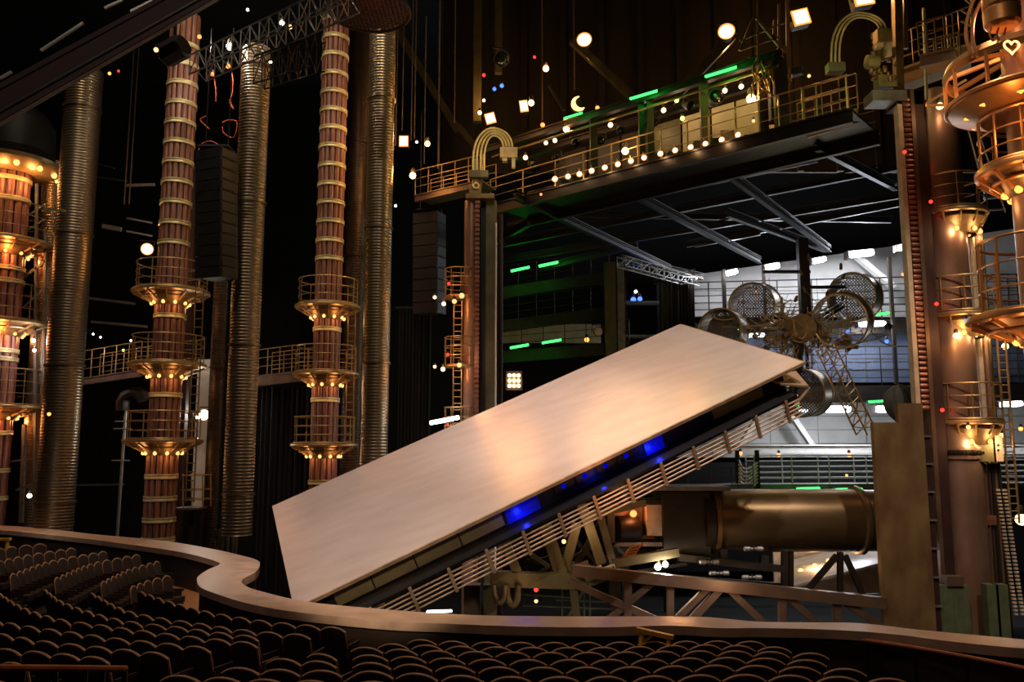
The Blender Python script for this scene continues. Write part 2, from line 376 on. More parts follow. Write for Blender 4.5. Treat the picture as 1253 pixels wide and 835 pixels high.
light('POINT', D(6.0, LV+0.0, -0.62), 11, (30,50,255), 0.08); light('POINT', D(10.1, LV+0.0, -0.62), 12, (30,50,255), 0.08); light('POINT', D(8.3, LV+0.1, -0.7), 9, (30,50,255), 0.08)
part(deck, 'olive_window', MB().obox(DA, U, V, N, 12.2, 13.9, LV-0.35, LV-0.31, -0.6, -0.15), 'cabinet_olive', 'olive window panel near the raised end')
# louvred guard rail below the fascia
v0 = LV+0.22
for k in range(6):
    n = -0.78-0.125*k
    part(deck, 'guard_rail', MB().tube([D(1.2, v0, n), D(LU-0.55, v0, n)], 0.028, 6), 'deck_edge')
for i in range(13):
    u = 1.6+i*1.05
    part(deck, 'rail_post', MB().obox(DA, U, V, N, u-0.04, u+0.04, v0-0.03, v0+0.05, -1.46, -0.74), 'deck_edge')
# folded end flap at the raised corner
p = MB(); a, b, c2, d2 = D(LU-0.9, LV-0.9, -0.35), D(LU-0.9, LV+0.05, -0.35), D(LU-0.05, LV+0.1, -0.78), D(LU+0.35, LV-0.9, -0.72)
p.hexa([a, b, c2, d2, a+N*0.06, b+N*0.06, c2+N*0.06, d2+N*0.06]); part(deck, 'end_flap', p, 'deck_edge', 'folded tan metal end flap')
for s in (0.0, 1.0):
    part(deck, 'flap_strut', MB().bar(D(LU-1.2, LV+0.1-1.0*s, -1.4), D(LU+0.0, LV+0.05-0.9*s, -0.8), 0.06), 'deck_edge')

# ---- gantry arm (cylinder) carrying the deck
YA = 26.5
arm = thing('gantry_arm', 'thick horizontal brown steel cylinder arm joining the deck to the tower', 'gantry arm', at(960,670,YA))
def axis_x(px): return at(px, 637, YA)
ax = (axis_x(1080)-axis_x(860)).normalized(); ax = Vector((1,0,0)); c0 = at(868, 637, YA); r = m(37, YA)
x1 = at(1046,637,YA).x-c0.x; x2 = at(1092,637,YA).x-c0.x; xl = at(812,637,YA).x-c0.x
part(arm, 'cylinder', MB().lathe(c0, [(r,0),(r,x1)], axis=ax, n=64), 'arm_steel')
part(arm, 'flange', MB().lathe(c0, [(r*1.0,-0.32),(r*1.06,-0.3),(r*1.06,-0.02),(r*1.0,0.02)], axis=ax, n=64), 'steel_dark')
fl2 = part(arm, 'flange', MB().lathe(c0, [(r*1.08,0.02),(r*1.08,0.16),(r*1.0,0.2)], axis=ax, n=64), 'brass_dark')
bl = MB()
for i in range(36):
    t = 2*PI*i/36; bl.lathe(c0+Vector((-0.02, math.cos(t)*r*1.03, math.sin(t)*r*1.03)), [(0.03,0),(0.03,0.05)], axis=ax, n=6)
part(fl2, 'bolt_ring', bl, 'steel_dark')
part(arm, 'collar', MB().lathe(c0, [(r*1.0,x1-0.05),(r*1.1,x1),(r*1.1,x1+0.12),(r*0.98,x1+0.2),(r*0.98,x2)], axis=ax, n=64), 'arm_steel')
part(arm, 'bearing_block', MB().box(c0+Vector((xl/2-0.15, 0.2, -0.02)), (abs(xl), r*1.9, r*1.95)), 'steel_dark')
part(arm, 'top_plate', MB().box(c0+Vector((xl/2-0.9, -0.3, r*1.07)), (abs(xl)+2.6, 1.7, 0.12)), 'steel_grey')
# ---- machine box beside the bearing
mb = thing('drive_housing', 'brown open machine housing lit by an orange lamp under the deck', 'machine housing', at(775,655,26.2))
ya = 26.0
def PXB(o, x0, y0, x1_, y1_, Y, dy, mt, nm='panel', lab=None):   # upright box spanning pixels, dy metres deep
    p, q = at(x0, y1_, Y), at(x1_, y0, Y); b = MB().box(((p.x+q.x)/2, Y+dy/2, (p.z+q.z)/2), (abs(q.x-p.x), dy, abs(q.z-p.z)))
    return part(o, nm, b, mt, lab)
PXB(mb, 744, 617, 752, 668, ya, 1.1, 'steel_brown', 'side_panel'); PXB(mb, 744, 664, 812, 669, ya, 1.1, 'steel_brown', 'base_plate')
PXB(mb, 792, 618, 812, 656, ya, 1.1, 'cabinet_pale', 'side_panel', 'pale side panel'); PXB(mb, 744, 612, 812, 617, ya, 1.1, 'steel_dark', 'lid'); PXB(mb, 748, 618, 800, 664, ya+0.9, 0.1, 'copper', 'back_panel')
part(mb, 'motor', MB().lathe(at(772,648,ya+0.3), [(0.2,-0.5),(0.42,-0.45),(0.42,0.2),(0.3,0.3),(0.1,0.32)], axis=(1,0.2,0), n=20), 'steel_dark')
part(mb, 'warning_lamp', MB().lathe(at(775,629,ya+0.2), [(0.001,0.1),(0.09,0.06),(0.11,0),(0.08,-0.06)], axis=(0,-1,0), n=12), 'glow_orange', 'small orange lamp')
light('POINT', at(775,631,ya-0.1), 18, (255,150,90), 0.1)
lad = thing('access_ladder', 'short orange lit ladder sloping beside the drive housing', 'ladder', at(770,690,ya-0.8))
a, b = at(757,691,ya-0.9), at(773,668,ya-0.6); w = Vector((0.35,0,0.08))
for s in (0, 1): part(lad, 'side_rail', MB().bar(a+w*s, b+w*s, 0.05), 'copper_bright')
for i in range(6): part(lad, 'rung', MB().bar(a.lerp(b, (i+.5)/6), a.lerp(b, (i+.5)/6)+w, 0.04), 'copper_bright')

# ---- deck support frame and trusses under the deck
def beams(name, label, cat, L, Y, mt, group=None, nm='beam'):
    P0 = at(L[0][0], L[0][1], Y); t = thing(name, label, cat, P0, group)
    for e in L:
        x0, y0, x1_, y1_, w = e[:5]; Ya = Y+(e[5] if len(e) > 5 else 0); Yb = Y+(e[6] if len(e) > 6 else (e[5] if len(e) > 5 else 0))
        part(t, e[8] if len(e) > 8 else nm, MB().bar(at(x0,y0,Ya), at(x1_,y1_,Yb), m(w,Y), m(w,Y)), e[7] if len(e) > 7 and e[7] else mt)
    return t
beams('support_frame', 'olive braced steel frame standing directly under the deck railing', 'steel frame',
      [(600,708,718,712,17),(716,712,748,700,13),(615,655,634,703,11),(634,703,612,712,9),(668,645,688,708,15),(706,640,690,700,11,0.4),(690,700,720,690,8,0.5),(712,618,736,690,12,0.3),(730,615,750,690,9,0.8),
       (640,672,672,694,5,0.6),(750,690,830,676,10),(752,692,850,662,5,1.0),(720,632,790,615,8,0.2),(700,708,706,760,9),(600,715,600,775,16,0.4),(578,715,578,775,20,0.8,0.8,'steel_brown')], 25.0, 'steel_olive')
beams('strut_frame', 'tangled darker struts and pipes behind the olive frame under the deck', 'strut frame',
      [(628,706,660,650,6),(646,706,624,660,4),(655,690,700,668,4),(660,700,730,668,3),(700,700,740,630,6),(694,650,730,690,5),(612,690,690,682,4),(735,640,770,690,4),(752,640,742,690,5),(640,680,640,706,4),(676,684,676,706,4),(760,680,800,672,3),(780,700,840,690,4),(700,690,760,702,5,0,0,'steel_grey')], 26.4, 'steel_dark')
hp_ = thing('hydraulic_piston', 'pale steel piston lying across the foot of the olive frame', 'piston', at(735,702,24.8)); a_, b_ = at(716,706,24.7), at(752,693,24.5)
part(hp_, 'barrel', MB().tube([a_, a_.lerp(b_,.6)], .16, 14), 'cabinet_pale'); part(hp_, 'rod', MB().tube([a_.lerp(b_,.6), b_], .08, 12), 'steel_grey')
for i_, (x_, y_, r_) in enumerate(((606,738,7),(622,742,7))):
    t_ = thing('hose_coil', ('coiled olive hose hanging by the steel column under the frame','second coiled olive hose further from the steel column')[i_], 'hose', at(x_+8, y_+8, 24.6)); part(t_, 'coil', MB().tube(spline([at(x_-2,716,24.6), at(x_,y_-8,24.6), at(x_+6,y_,24.5), at(x_+11,y_-8,24.5), at(x_+12,716,24.5)], 5), .09, 8), 'steel_olive')
beams('bridge_truss', 'long brown steel truss with crossed braces behind the parapet', 'truss',
      [(700,698,1082,738,13),(696,712,840,775,8),(800,712,730,770,7),(768,706,768,775,9),(820,712,820,780,8),(868,718,815,770,7),(884,718,845,760,8),(892,722,940,768,8),(957,728,957,780,8),(963,730,1005,768,8),(1024,734,1024,785,8),(1032,735,1082,770,9),(720,760,1085,790,7)], 24.0, 'steel_brown')
beams('pipe_rack', 'dark horizontal pipe rack with clamps beneath the cylinder arm', 'pipe rack',
      [(830,682,962,697,8),(835,668,940,672,5,0.4),(960,675,960,722,7),(968,675,968,722,5,0.5),(885,672,885,690,8,0.2),(935,680,935,692,9,0.2),(840,707,958,716,4,0.6)], 25.5, 'steel_dark')
for (x, y), w in (((868,688),'pale valve clamped above the pipe rack'),((922,672),'pale valve hung under the cylinder arm'),((880,702),'pale valve low on the pipe rack'),((920,707),'pale valve at the pipe rack end')):
    t = thing('valve', w, 'valve', at(x, y+3, 25.2)); p = at(x, y, 25.2)
    part(t, 'body', MB().lathe(p, [(0.05,-0.30),(0.075,-0.27),(0.075,-0.12),(0.045,-0.08),(0.045,0.08),(0.075,0.12),(0.075,0.27),(0.05,0.30)], axis=(1,0,0), n=14), 'steel_grey')
    part(t, 'clamp', MB().ring(p, 0.08, 0.02, axis=(1,0,0), seg=16), 'steel_dark')
beams('brace_tripod', 'dark three legged brace under the tower end of the arm', 'brace', [(1028,676,1028,728,6),(1024,680,985,726,6),(1034,680,1056,728,6),(985,729,1082,729,4)], 24.6, 'steel_dark')
t = thing('lit_ramp', 'pale sloping plate with warm uplights below the cylinder arm', 'ramp', at(1020,725,28.0))
b = MB(); b.hexa([at(962,722,27), at(1085,690,27), at(1085,660,30), at(962,690,30), at(962,719,27), at(1085,687,27), at(1085,657,30), at(962,687,30)])
part(t, 'plate', b, 'white_paint'); part(t, 'back_plate', MB().box(at(1020,690,30.6), (4.4,0.1,2.2)), 'cabinet_pale')
for x, y in ((980,700),(997,694),(1014,688)):
    part(t, 'uplight', MB().lathe(at(x, y, 28.4), [(0.07,0),(0.09,0.04),(0.05,0.1),(0.001,0.11)], n=10), 'glow_warm')
light('POINT', at(997,690,28.3), 40, (255,190,130), 0.15); light('POINT', at(1050,680,27.5), 25, (230,235,255), 0.2)
# flat panel and rails of the carriage on the tower
car = thing('carriage_plate', 'tall flat rusty steel carriage plate at the end of the arm', 'carriage plate', at(1110,772,24.0))
a0, a1, a2, a3 = at(1072,517,24), at(1134,517,24), at(1147,790,24), at(1084,790,24)
x0, x1_ = (a0.x+a3.x)/2, (a1.x+a2.x)/2; zt = a0.z; zb = a2.z-1.0
part(car, 'plate', MB().box(((x0+x1_)/2, 24.2, (zt+zb)/2), (x1_-x0, 0.22, zt-zb)), 'rust_plate', smooth=0)
pt = MB(); pt.box((x1_-0.36, 24.2, zt+0.28), (0.72, 0.22, 0.56)); part(car, 'shoulder_plate', pt, 'rust_plate')
part(car, 'red_edge_rail', MB().box((x1_+0.14, 24.5, (zt+zb)/2), (0.2, 0.5, zt-zb)), 'girder_red', 'dark red edge rail')
b = MB()
for i in range(9):
    z = zb+(zt-zb)*(i+0.5)/9; b.box((x1_+0.15, 24.22, z), (0.24, 0.06, 0.05))
part(car, 'clip', b, 'steel_grey')

# ================================================================== SLATTED TORCH TOWERS
def ring_platform(par, cx, cy, zd, R, rc, hr, rail_r, cone, nb, nposts=9, mt='brass_steel', bulb='glow_bulb', energy=18, decks=True, a_off=0.0, lit=(255,186,124)):
    c = Vector((cx, cy, zd))
    pf = part(par, 'ring_platform', MB().lathe(c, [(rc*0.9,0.0),(R*0.99,0.0),(R,-0.02),(R,-0.10),(R*0.96,-0.13),(rc*0.9,-0.13)], n=48, caps=False), mt)
    part(pf, 'underside_cone', MB().lathe(c, [(R*0.8,-0.12),(rc*1.55,-0.27),(rc*1.3,-0.45),(rc*1.06,-cone)], n=36, caps=False), 'brass_dark')
    rl = MB(); Rr = R*rail_r
    for f in (1.0, 0.66, 0.33): rl.ring(c+Vector((0,0,hr*f)), Rr, 0.028 if f == 1 else 0.018, seg=48)
    rl.ring(c+Vector((0,0,0.05)), Rr, 0.03, seg=48)
    part(pf, 'railing', rl, mt)
    for i in range(nposts):
        t = a_off+2*PI*i/nposts; q = c+Vector((math.cos(t)*Rr, math.sin(t)*Rr, 0)); part(pf, 'railing_post', MB().tube([q, q+Vector((0,0,hr))], 0.024, 6), mt)
    part(pf, 'under_ring', MB().ring(c-Vector((0,0,0.30)), R*0.74, 0.035, seg=40), mt)
    for i in range(12):
        t = 2*PI*(i+0.5)/12; d = Vector((math.cos(t), math.sin(t), 0)); part(pf, 'underside_rib', MB().bar(c+d*R*0.95-Vector((0,0,0.14)), c+d*rc*1.35-Vector((0,0,0.44)), 0.045, 0.08), mt)
    for i in range(nb):
        t = 2*PI*(i+0.5)/nb-PI/2*0; d = Vector((math.cos(t), math.sin(t), 0)); q = c+d*(rc*1.22)-Vector((0,0,cone*0.88))
        part(pf, 'bulb', MB().lathe(q, [(0.03,0.10),(0.06,0.05),(0.075,0.0),(0.05,-0.05),(0.001,-0.07)], n=10), bulb)
    if energy:
        for t in (-2.3, -0.9, 0.9):
            d = Vector((math.cos(t), math.sin(t), 0)); light('POINT', c+d*(rc+0.42)-Vector((0,0,cone+0.02)), energy, lit, 0.12)
    return pf
def torch_tower(label, px, py, Y, rpx, Rpx, ztop_px, rings, hoops, hrail, energy=11, nslat=14, lit=(255,186,124)):
    cx = at(px, py, Y).x; rc = m(rpx, Y); R = m(Rpx, Y); ztop = at(px, ztop_px, Y).z
    t = thing('slatted_tower', label, 'tower', (cx, Y, ZP))
    part(t, 'core', MB().lathe((cx, Y, ZP), [(rc*0.9,0),(rc*0.9,ztop-ZP)], n=28), 'slat_core')
    sl = MB()
    for i in range(nslat):
        a = 2*PI*i/nslat; d = Vector((math.cos(a), math.sin(a), 0)); s = Vector((-d.y, d.x, 0)); wv = rc*2*PI/nslat*0.38
        o = Vector((cx, Y, 0))
        prof = [(-1,0.90),(-0.75,0.985),(0,1.01),(0.75,0.985),(1,0.90)]
        lo = [o+d*(rc*k)+s*(wv*u)+Vector((0,0,ZP)) for u, k in prof]; hi = [p+Vector((0,0,ztop-ZP)) for p in lo]
        sl.strip(lo, hi)
    part(t, 'slat_cladding', sl, 'slat', smooth=60)
    for y in hoops:
        z = at(px, y, Y).z
        part(t, 'hoop', MB().lathe((cx, Y, z), [(rc*1.0,-0.10),(rc*1.07,-0.09),(rc*1.07,-0.03),(rc*1.04,0.0),(rc*1.07,0.03),(rc*1.07,0.09),(rc*1.0,0.10)], n=36, caps=False), 'hoop')
    for y in rings:
        ring_platform(t, cx, Y, at(px, y, Y-R).z, R, rc, hrail, 0.90, 0.62, 10, energy=energy, a_off=0.35, lit=lit)
    return t
torch_tower('slatted copper tower with brass ring platforms beside the black speaker stack', 210, 350, 33, 18, 46, 20, [348,441,538], [60,83,106,130,153,177,201,225,250,275,299,388,484,583,610,636,660], 1.12)
torch_tower('slatted copper tower between the two pale ribbed ducts and above the deck', 402, 350, 35, 16.5, 40, 18, [368,453,543], [27,49,71,94,116,138,160,182,205,228,250,273,296,318,404,490,590], 1.12)
t0 = torch_tower('bright copper slatted tower cut by the frame edge, lit orange by its rings', 1, 350, 35.5, 24, 58, 150, [283,386,494], [222,246,345,330,440,430,530,576,610], 1.55, energy=60, lit=(255,160,90))
cx0 = WLOC[t0.name].x
# wide lamp crown above that tower
cr = part(t0, 'lamp_crown', MB().lathe((cx0, 35.5, at(0,196,33.5).z), [(1.0,0.0),(1.7,0.05),(2.15,0.35),(2.2,0.5),(2.1,0.55),(1.6,0.6),(0.9,0.7)], n=48, caps=False), 'brass_steel')
for i in range(12):
    a = 2*PI*(i+0.3)/12; q = Vector((cx0+math.cos(a)*1.85, 35.5+math.sin(a)*1.85, at(0,196,33.5).z+0.08))
    part(cr, 'bulb', MB().lathe(q, [(0.001,0.16),(0.1,0.1),(0.13,0.0),(0.08,-0.1),(0.001,-0.12)], n=10), 'glow_bulb')
for a in (-2.2,-1.2,-0.3): light('POINT', (cx0+math.cos(a)*1.45, 35.5+math.sin(a)*1.45, at(0,200,33.5).z-0.35), 60, (255,180,110), 0.12)
part(t0, 'crown_drum', MB().lathe((cx0, 35.5, at(0,190,33.5).z+0.5), [(1.5,0),(1.75,0.3),(1.7,1.6),(1.3,2.2),(0.7,2.3)], n=36), 'black_paint', 'dark drum above the lamps')

# ================================================================== RIBBED DUCTS
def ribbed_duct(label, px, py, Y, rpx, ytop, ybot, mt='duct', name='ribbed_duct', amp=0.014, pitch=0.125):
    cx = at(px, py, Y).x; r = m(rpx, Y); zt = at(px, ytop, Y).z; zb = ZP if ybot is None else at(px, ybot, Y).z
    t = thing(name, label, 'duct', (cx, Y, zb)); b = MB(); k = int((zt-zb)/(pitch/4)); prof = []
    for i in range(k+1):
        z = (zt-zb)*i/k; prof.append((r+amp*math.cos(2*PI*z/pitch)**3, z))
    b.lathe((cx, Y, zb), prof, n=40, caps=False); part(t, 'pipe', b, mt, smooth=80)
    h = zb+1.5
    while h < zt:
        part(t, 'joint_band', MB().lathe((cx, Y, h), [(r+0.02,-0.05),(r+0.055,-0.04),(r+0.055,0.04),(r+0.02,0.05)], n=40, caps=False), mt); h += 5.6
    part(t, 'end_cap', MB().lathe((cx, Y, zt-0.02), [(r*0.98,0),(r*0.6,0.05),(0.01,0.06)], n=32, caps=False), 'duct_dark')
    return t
ribbed_duct('fat ribbed metal duct next to the bright copper tower', 86, 350, 34, 21.5, 88, None)
ribbed_duct('ribbed metal duct hanging right behind the black speaker stack, its end free', 302, 350, 31, 18, 60, 655)
ribbed_duct('ribbed metal duct rising behind the deck beside the black drape', 463, 300, 33, 16.5, 30, None)
ribbed_duct('white lit ribbed duct half hidden behind the fat duct', 54, 400, 37, 14, 200, None)
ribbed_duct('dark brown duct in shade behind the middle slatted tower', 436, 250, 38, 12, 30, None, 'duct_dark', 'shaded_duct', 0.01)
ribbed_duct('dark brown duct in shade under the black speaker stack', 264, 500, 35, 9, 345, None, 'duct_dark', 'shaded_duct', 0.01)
# fluted stub under the hanging duct
cx = at(279,660,33).x
b = MB()
for i in range(10):
    a = 2*PI*i/10; b.tube([(cx+math.cos(a)*0.32, 33+math.sin(a)*0.32, ZP), (cx+math.cos(a)*0.32, 33+math.sin(a)*0.32, at(279,648,33).z)], 0.07, 6)
single('fluted_post', 'short fluted olive post rising below the hanging ribbed duct', 'post', b, 'steel_olive')

# ================================================================== SPEAKER STACKS
def line_array(label, x0, y0, x1_, y1_, Y, n, lean):
    p = at((x0+x1_)/2, y1_, Y); t = thing('line_array_speaker', label, 'loudspeaker', p)
    top = at((x0+x1_)/2, y0, Y); W = m(x1_-x0, Y); H = (top.z-p.z)/n
    for i in range(n):
        c = p.lerp(top, (i+0.5)/n); R = Matrix.Rotation(math.radians(lean*(1-i/n)), 3, 'X') @ Matrix.Rotation(math.radians(-24), 3, 'Z')
        cb = part(t, 'speaker_cabinet', MB().box(c, (W*0.86, 0.9, H*0.93), R), 'black_paint')
        part(cb, 'grille', MB().box(c+R @ Vector((W*0.44, -0.05, 0)), (0.03, 0.7, H*0.75), R), 'steel_black')
    part(t, 'hanging_frame', MB().box(top+Vector((0,0,0.12)), (W*0.8, 0.8, 0.08)).tube([top+Vector((-W*.3,0,.1)), top+Vector((-W*.3,0,5))], 0.02).tube([top+Vector((W*.3,0,.1)), top+Vector((W*.3,0,5))], 0.02), 'steel_dark')
line_array('tall black hanging speaker stack beside the ribbed duct', 241, 186, 289, 342, 30, 12, 4)
line_array('black hanging speaker stack in the gloom below the bridge end', 506, 262, 545, 385, 37, 9, 3)
# ================================================================== LAMPS (generic builders)
def aim_axis(ax): return Vector(ax).normalized()
def can_lamp(label, px, py, Y, rpx, glow, axis=(0,-1,0), group=None, cat='lamp', name='spot_lamp', body='steel_black', L=1.6, power=0, col=(255,190,110), yoke=True):
    r = m(rpx, Y); p = at(px, py, Y); a = aim_axis(axis)
    t = thing(name, label, cat, p, group)
    part(t, 'housing', MB().lathe(p, [(r*0.55,-L*r*1.25),(r*0.75,-L*r),(r*1.0,-0.25*r),(r*1.18,0.02),(r*1.18,0.12*r),(r*1.02,0.12*r),(r*1.0,0.0)], axis=a, n=20, caps=False).lathe(p, [(r*0.55,-L*r*1.25),(r*0.55,-L*r*1.24)], axis=a, n=20), body)
    part(t, 'lens', MB().lathe(p+a*0.01, [(r*1.0,0.0),(r*0.8,0.12*r),(r*0.4,0.2*r),(0.001,0.22*r)], axis=a, n=20, caps=False), glow)
    if 'glow' in glow: part(t, 'lens_halo', MB().lathe(p+a*0.012, [(r*1.0,0.0),(r*1.13,0.05*r),(r*1.15,0.16*r),(r*1.0,0.10*r)], axis=a, n=24, caps=False), 'glow_halo')  # added amber ring, imitates the warm glow round the lens
    if yoke:
        s = a.cross(Vector((0,0,1))); s = s.normalized() if s.length > 0.1 else Vector((1,0,0)); b = p-a*r*L*0.5
        part(t, 'yoke', MB().tube([b+s*r*1.2, b+s*r*1.25+Vector((0,0,r*1.6)), b-s*r*1.25+Vector((0,0,r*1.6)), b-s*r*1.2], r*0.09+0.01, 6), body)
    if power: light('POINT', p+a*(0.3*r+0.08), power, col, max(0.05, r*0.6))
    return t
def flood_lamp(label, px, py, Y, w, h, glow, tilt=12, group=None, power=0, col=(255,190,120), yaw=0):
    W, H = m(w, Y), m(h, Y); p = at(px, py, Y); R = Matrix.Rotation(math.radians(yaw), 3, 'Z') @ Matrix.Rotation(math.radians(tilt), 3, 'Y')
    t = thing('hanging_flood_lamp', label, 'flood lamp', p, group)
    part(t, 'housing', MB().box(p+R@Vector((0,0.22,0)), (W*1.12,0.4,H*1.12), R), 'steel_black')
    part(t, 'lens', MB().box(p+R@Vector((0,0.0,0)), (W,0.06,H), R), glow)
    rm = MB()
    for sx_, sz_, w_, h_ in ((0,.54,1.16,.08),(0,-.54,1.16,.08),(.54,0,.08,1.0),(-.54,0,.08,1.0)): rm.box(p+R@Vector((W*sx_,-0.01,H*sz_)), (W*w_,.07,H*h_), R)
    part(t, 'lens_halo', rm, 'glow_halo')  # added amber frame, imitates the halo of the flood
    part(t, 'bracket', MB().tube([p+R@Vector((-W*.6,.2,0)), p+R@Vector((-W*.6,.2,H*.9)), p+R@Vector((W*.6,.2,H*.9)), p+R@Vector((W*.6,.2,0))], 0.025, 6), 'steel_dark')
    if power: light('POINT', p+Vector((0,-0.25,0)), power, col, 0.15)
def bulb(label, px, py, Y, rpx, glow, group=None, power=0, col=(255,180,100), cat='lamp', name='bulb_lamp', up=False):
    r = m(rpx, Y); p = at(px, py, Y); t = thing(name, label, cat, p, group)
    part(t, 'globe', MB().lathe(p, [(0.001,-r)]+[(r*math.cos(a), r*math.sin(a)) for a in (-1.1,-0.6,-0.2,0.2,0.6,1.1)]+[(0.001,r)], n=12, caps=False), glow)
    s = 1 if not up else -1
    part(t, 'socket', MB().lathe(p+Vector((0,0,s*r*0.9)), [(r*0.7,0),(r*0.75,s*r*0.9),(r*0.4,s*r*1.5)], n=12), 'steel_dark')
    if power: light('POINT', p+Vector((0,-r-0.12,0)), power, col, 0.08)
def tube_light(label, x0, y0, x1, y1, Y, glow, w=3.5, group=None, power=0, col=(255,255,255), Y1=None, drop=0):
    a, b = at(x0, y0, Y), at(x1, y1, Y1 or Y); t = thing('mounted_tube_light', label, 'tube light', (a+b)/2, group); r = m(w, Y)/2
    part(t, 'tube', MB().tube([a, b], r, 8), glow)
    part(t, 'fitting', MB().bar(a+Vector((0,r*1.9,r*.3)), b+Vector((0,r*1.9,r*.3)), r*1.4, r*2.0), 'steel_dark')
    e = MB()
    for q in (a, b): e.box(q+Vector((0,r*0.8,0)), (r*0.8,r*2.6,r*2.2))
    part(t, 'end_clip', e, 'steel_dark')
    if power: light('POINT', (a+b)/2+Vector((0,-0.5,-0.15)), power, col, 0.3)

# ================================================================== LEFT SIDE
g = MB(); p, q = at(-45,154,16), at(300,-39,20)
gd = thing('overhead_girder', 'huge dark red box girder slanting across the ceiling corner', 'girder', p)
part(gd, 'web', MB().bar(p, q, 0.7, 0.62), 'girder_deep'); part(gd, 'flange', MB().bar(p-Vector((0,0,.36)), q-Vector((0,0,.36)), 0.8, 0.08), 'girder_deep'); part(gd, 'flange', MB().bar(p+Vector((0,0,.36)), q+Vector((0,0,.36)), 0.8, 0.08), 'girder_deep')
part(gd, 'conduit', MB().tube([p+Vector((0.1,-.42,-.42)), q+Vector((0.1,-.42,-.42))], 0.03), 'black_paint')
for i, (x, y) in enumerate(((134,90),(145,87),(191,61))):
    bulb(('small yellow lamp under the dark red girder','small pink lamp under the dark red girder','bright yellow lamp under the dark red girder near the copper tower')[i], x, y, 19, (2,1.4,3)[i], ('glow_amber','glow_red','glow_warm')[i])
pj = thing('projector', 'dark projector box hung under the red girder against the copper tower', 'projector', at(213,62,20))
pp = at(213,62,20.2); part(pj, 'case', MB().lathe(pp, [(0.26,-0.35),(0.32,-0.3),(0.32,0.3),(0.26,0.35)], axis=(1,-0.4,0.3), n=8), 'black_paint'); part(pj, 'hanger', MB().tube([pp+Vector((0,0,.2)), pp+Vector((0,0,1.2))], 0.05), 'steel_black')
for i, (x0,y0,x1,y1) in enumerate(((50,62,102,28),(0,96,14,88),(22,98,41,88),(30,102,46,92),(34,108,56,93),(14,114,26,105),(128,10,150,0),(160,14,188,0))):
    beams('ceiling_strut', ('pale strut crossing the dark ceiling corner','pale short strut at the ceiling corner edge','upper pale pipe of the ceiling corner cluster','middle pale pipe of the ceiling corner cluster','lower pale pipe of the ceiling corner cluster','lowest pale pipe of the ceiling corner cluster','dull strut above the dark red girder','dull strut beside the girder top end')[i], 'strut', [(x0,y0,x1,y1,3)], 24, 'steel_grey')
# lattice truss with work lights
def lattice(label, p, q, h, d, nb, r, mt, name='lattice_truss', extra=None):
    p, q = Vector(p), Vector(q); t = thing(name, label, 'truss', p); up = Vector((0,0,1)); dr = (q-p).normalized(); sd = dr.cross(up).normalized(); upp = sd.cross(dr)
    C = [(-d/2,0),(d/2,0),(-d/2,-h),(d/2,-h)]
    for a, b in C: part(t, 'chord', MB().tube([p+sd*a+upp*b, q+sd*a+upp*b], r, 6), mt)
    z = MB()
    for i in range(nb):
        s, e = p.lerp(q, i/nb), p.lerp(q, (i+1)/nb)
        for a in (-d/2, d/2):
            z.tube([s+sd*a, e+sd*a-upp*h] if i % 2 else [s+sd*a-upp*h, e+sd*a], r*0.65, 5); z.tube([s+sd*a, s+sd*a-upp*h], r*0.65, 5)
        z.tube([s-sd*d/2, e+sd*d/2], r*0.6, 5); z.tube([s-sd*d/2-upp*h, e+sd*d/2-upp*h], r*0.6, 5)
    part(t, 'lacing_lattice', z, mt); return t
lattice('grey lattice truss with bright work lights high between the two slatted towers', atz(243,72,18.6), atz(430,-18,18.6), 0.75, 0.7, 16, 0.035, 'steel_grey')
lattice('dark hanging lattice frame below the grey truss beside the middle tower', atz(318,72,17.6), atz(392,48,17.6), 1.0, 0.5, 7, 0.03, 'steel_dark')
bulb('brightest white work light on the grey lattice truss', 281,57,30.5,4.5,'glow_white', power=260, col=(255,250,235))
bulb('white work light at the upper half of the grey lattice truss', 345,28,30.5,3,'glow_white', power=60, col=(255,250,235))
bulb('yellowish work light just below the upper white one on the truss', 355,33,30.3,2.8,'glow_warm')
bulb('small white lamp near the top of the lattice truss', 303,12,30.5,1.8,'glow_white'); bulb('small white lamp at the bottom of the hanging lattice frame', 331,76,30,1.8,'glow_white')
bulb('orange lamp beside the top of the copper tower', 244,45,31,2.6,'glow_orange'); bulb('orange lamp at the head of the loose orange cable', 279,81,31,3,'glow_orange'); bulb('second orange lamp above the black speaker stack', 260,91,31,2.6,'glow_orange')
def cable(label, pts, Y, w, mt, group=None, name='loose_cable'):
    single(name, label, 'cable', MB().tube(spline([at(x, y, Y) for x, y in pts], 5), m(w, Y)/2, 6), mt, group, 80)
cable('orange cable dropping in a curl beside the hanging ribbed duct', [(283,84),(285,100),(284,115),(281,126),(286,134),(282,124),(285,112)], 31, 1.6, 'cable_orange')
cable('orange cable loop above the black speaker stack', [(272,150),(280,147),(290,150),(286,168),(274,163),(272,155)], 31, 1.4, 'cable_orange')
cable('orange cable bow resting over the speaker stack top', [(243,184),(247,176),(258,173),(268,178),(272,186)], 31, 1.4, 'cable_orange')
cable('orange bent cable between copper tower and speaker stack', [(252,142),(245,147),(256,158)], 31, 1.4, 'cable_orange'); cable('straight orange cable below the second orange lamp', [(262,94),(264,112),(264,124)], 31, 1.6, 'cable_orange')
rp = thing('red_post', 'dark red post behind the black speaker stack', 'post', (at(238,220,36).x, 36, ZP)); part(rp, 'shaft', MB().box((at(238,220,36).x, 36, 6), (0.35,0.35,22)), 'girder_red'); part(rp, 'foot_plate', MB().box((at(238,220,36).x,36,ZP+0.05),(0.8,0.8,0.1)),'girder_red')
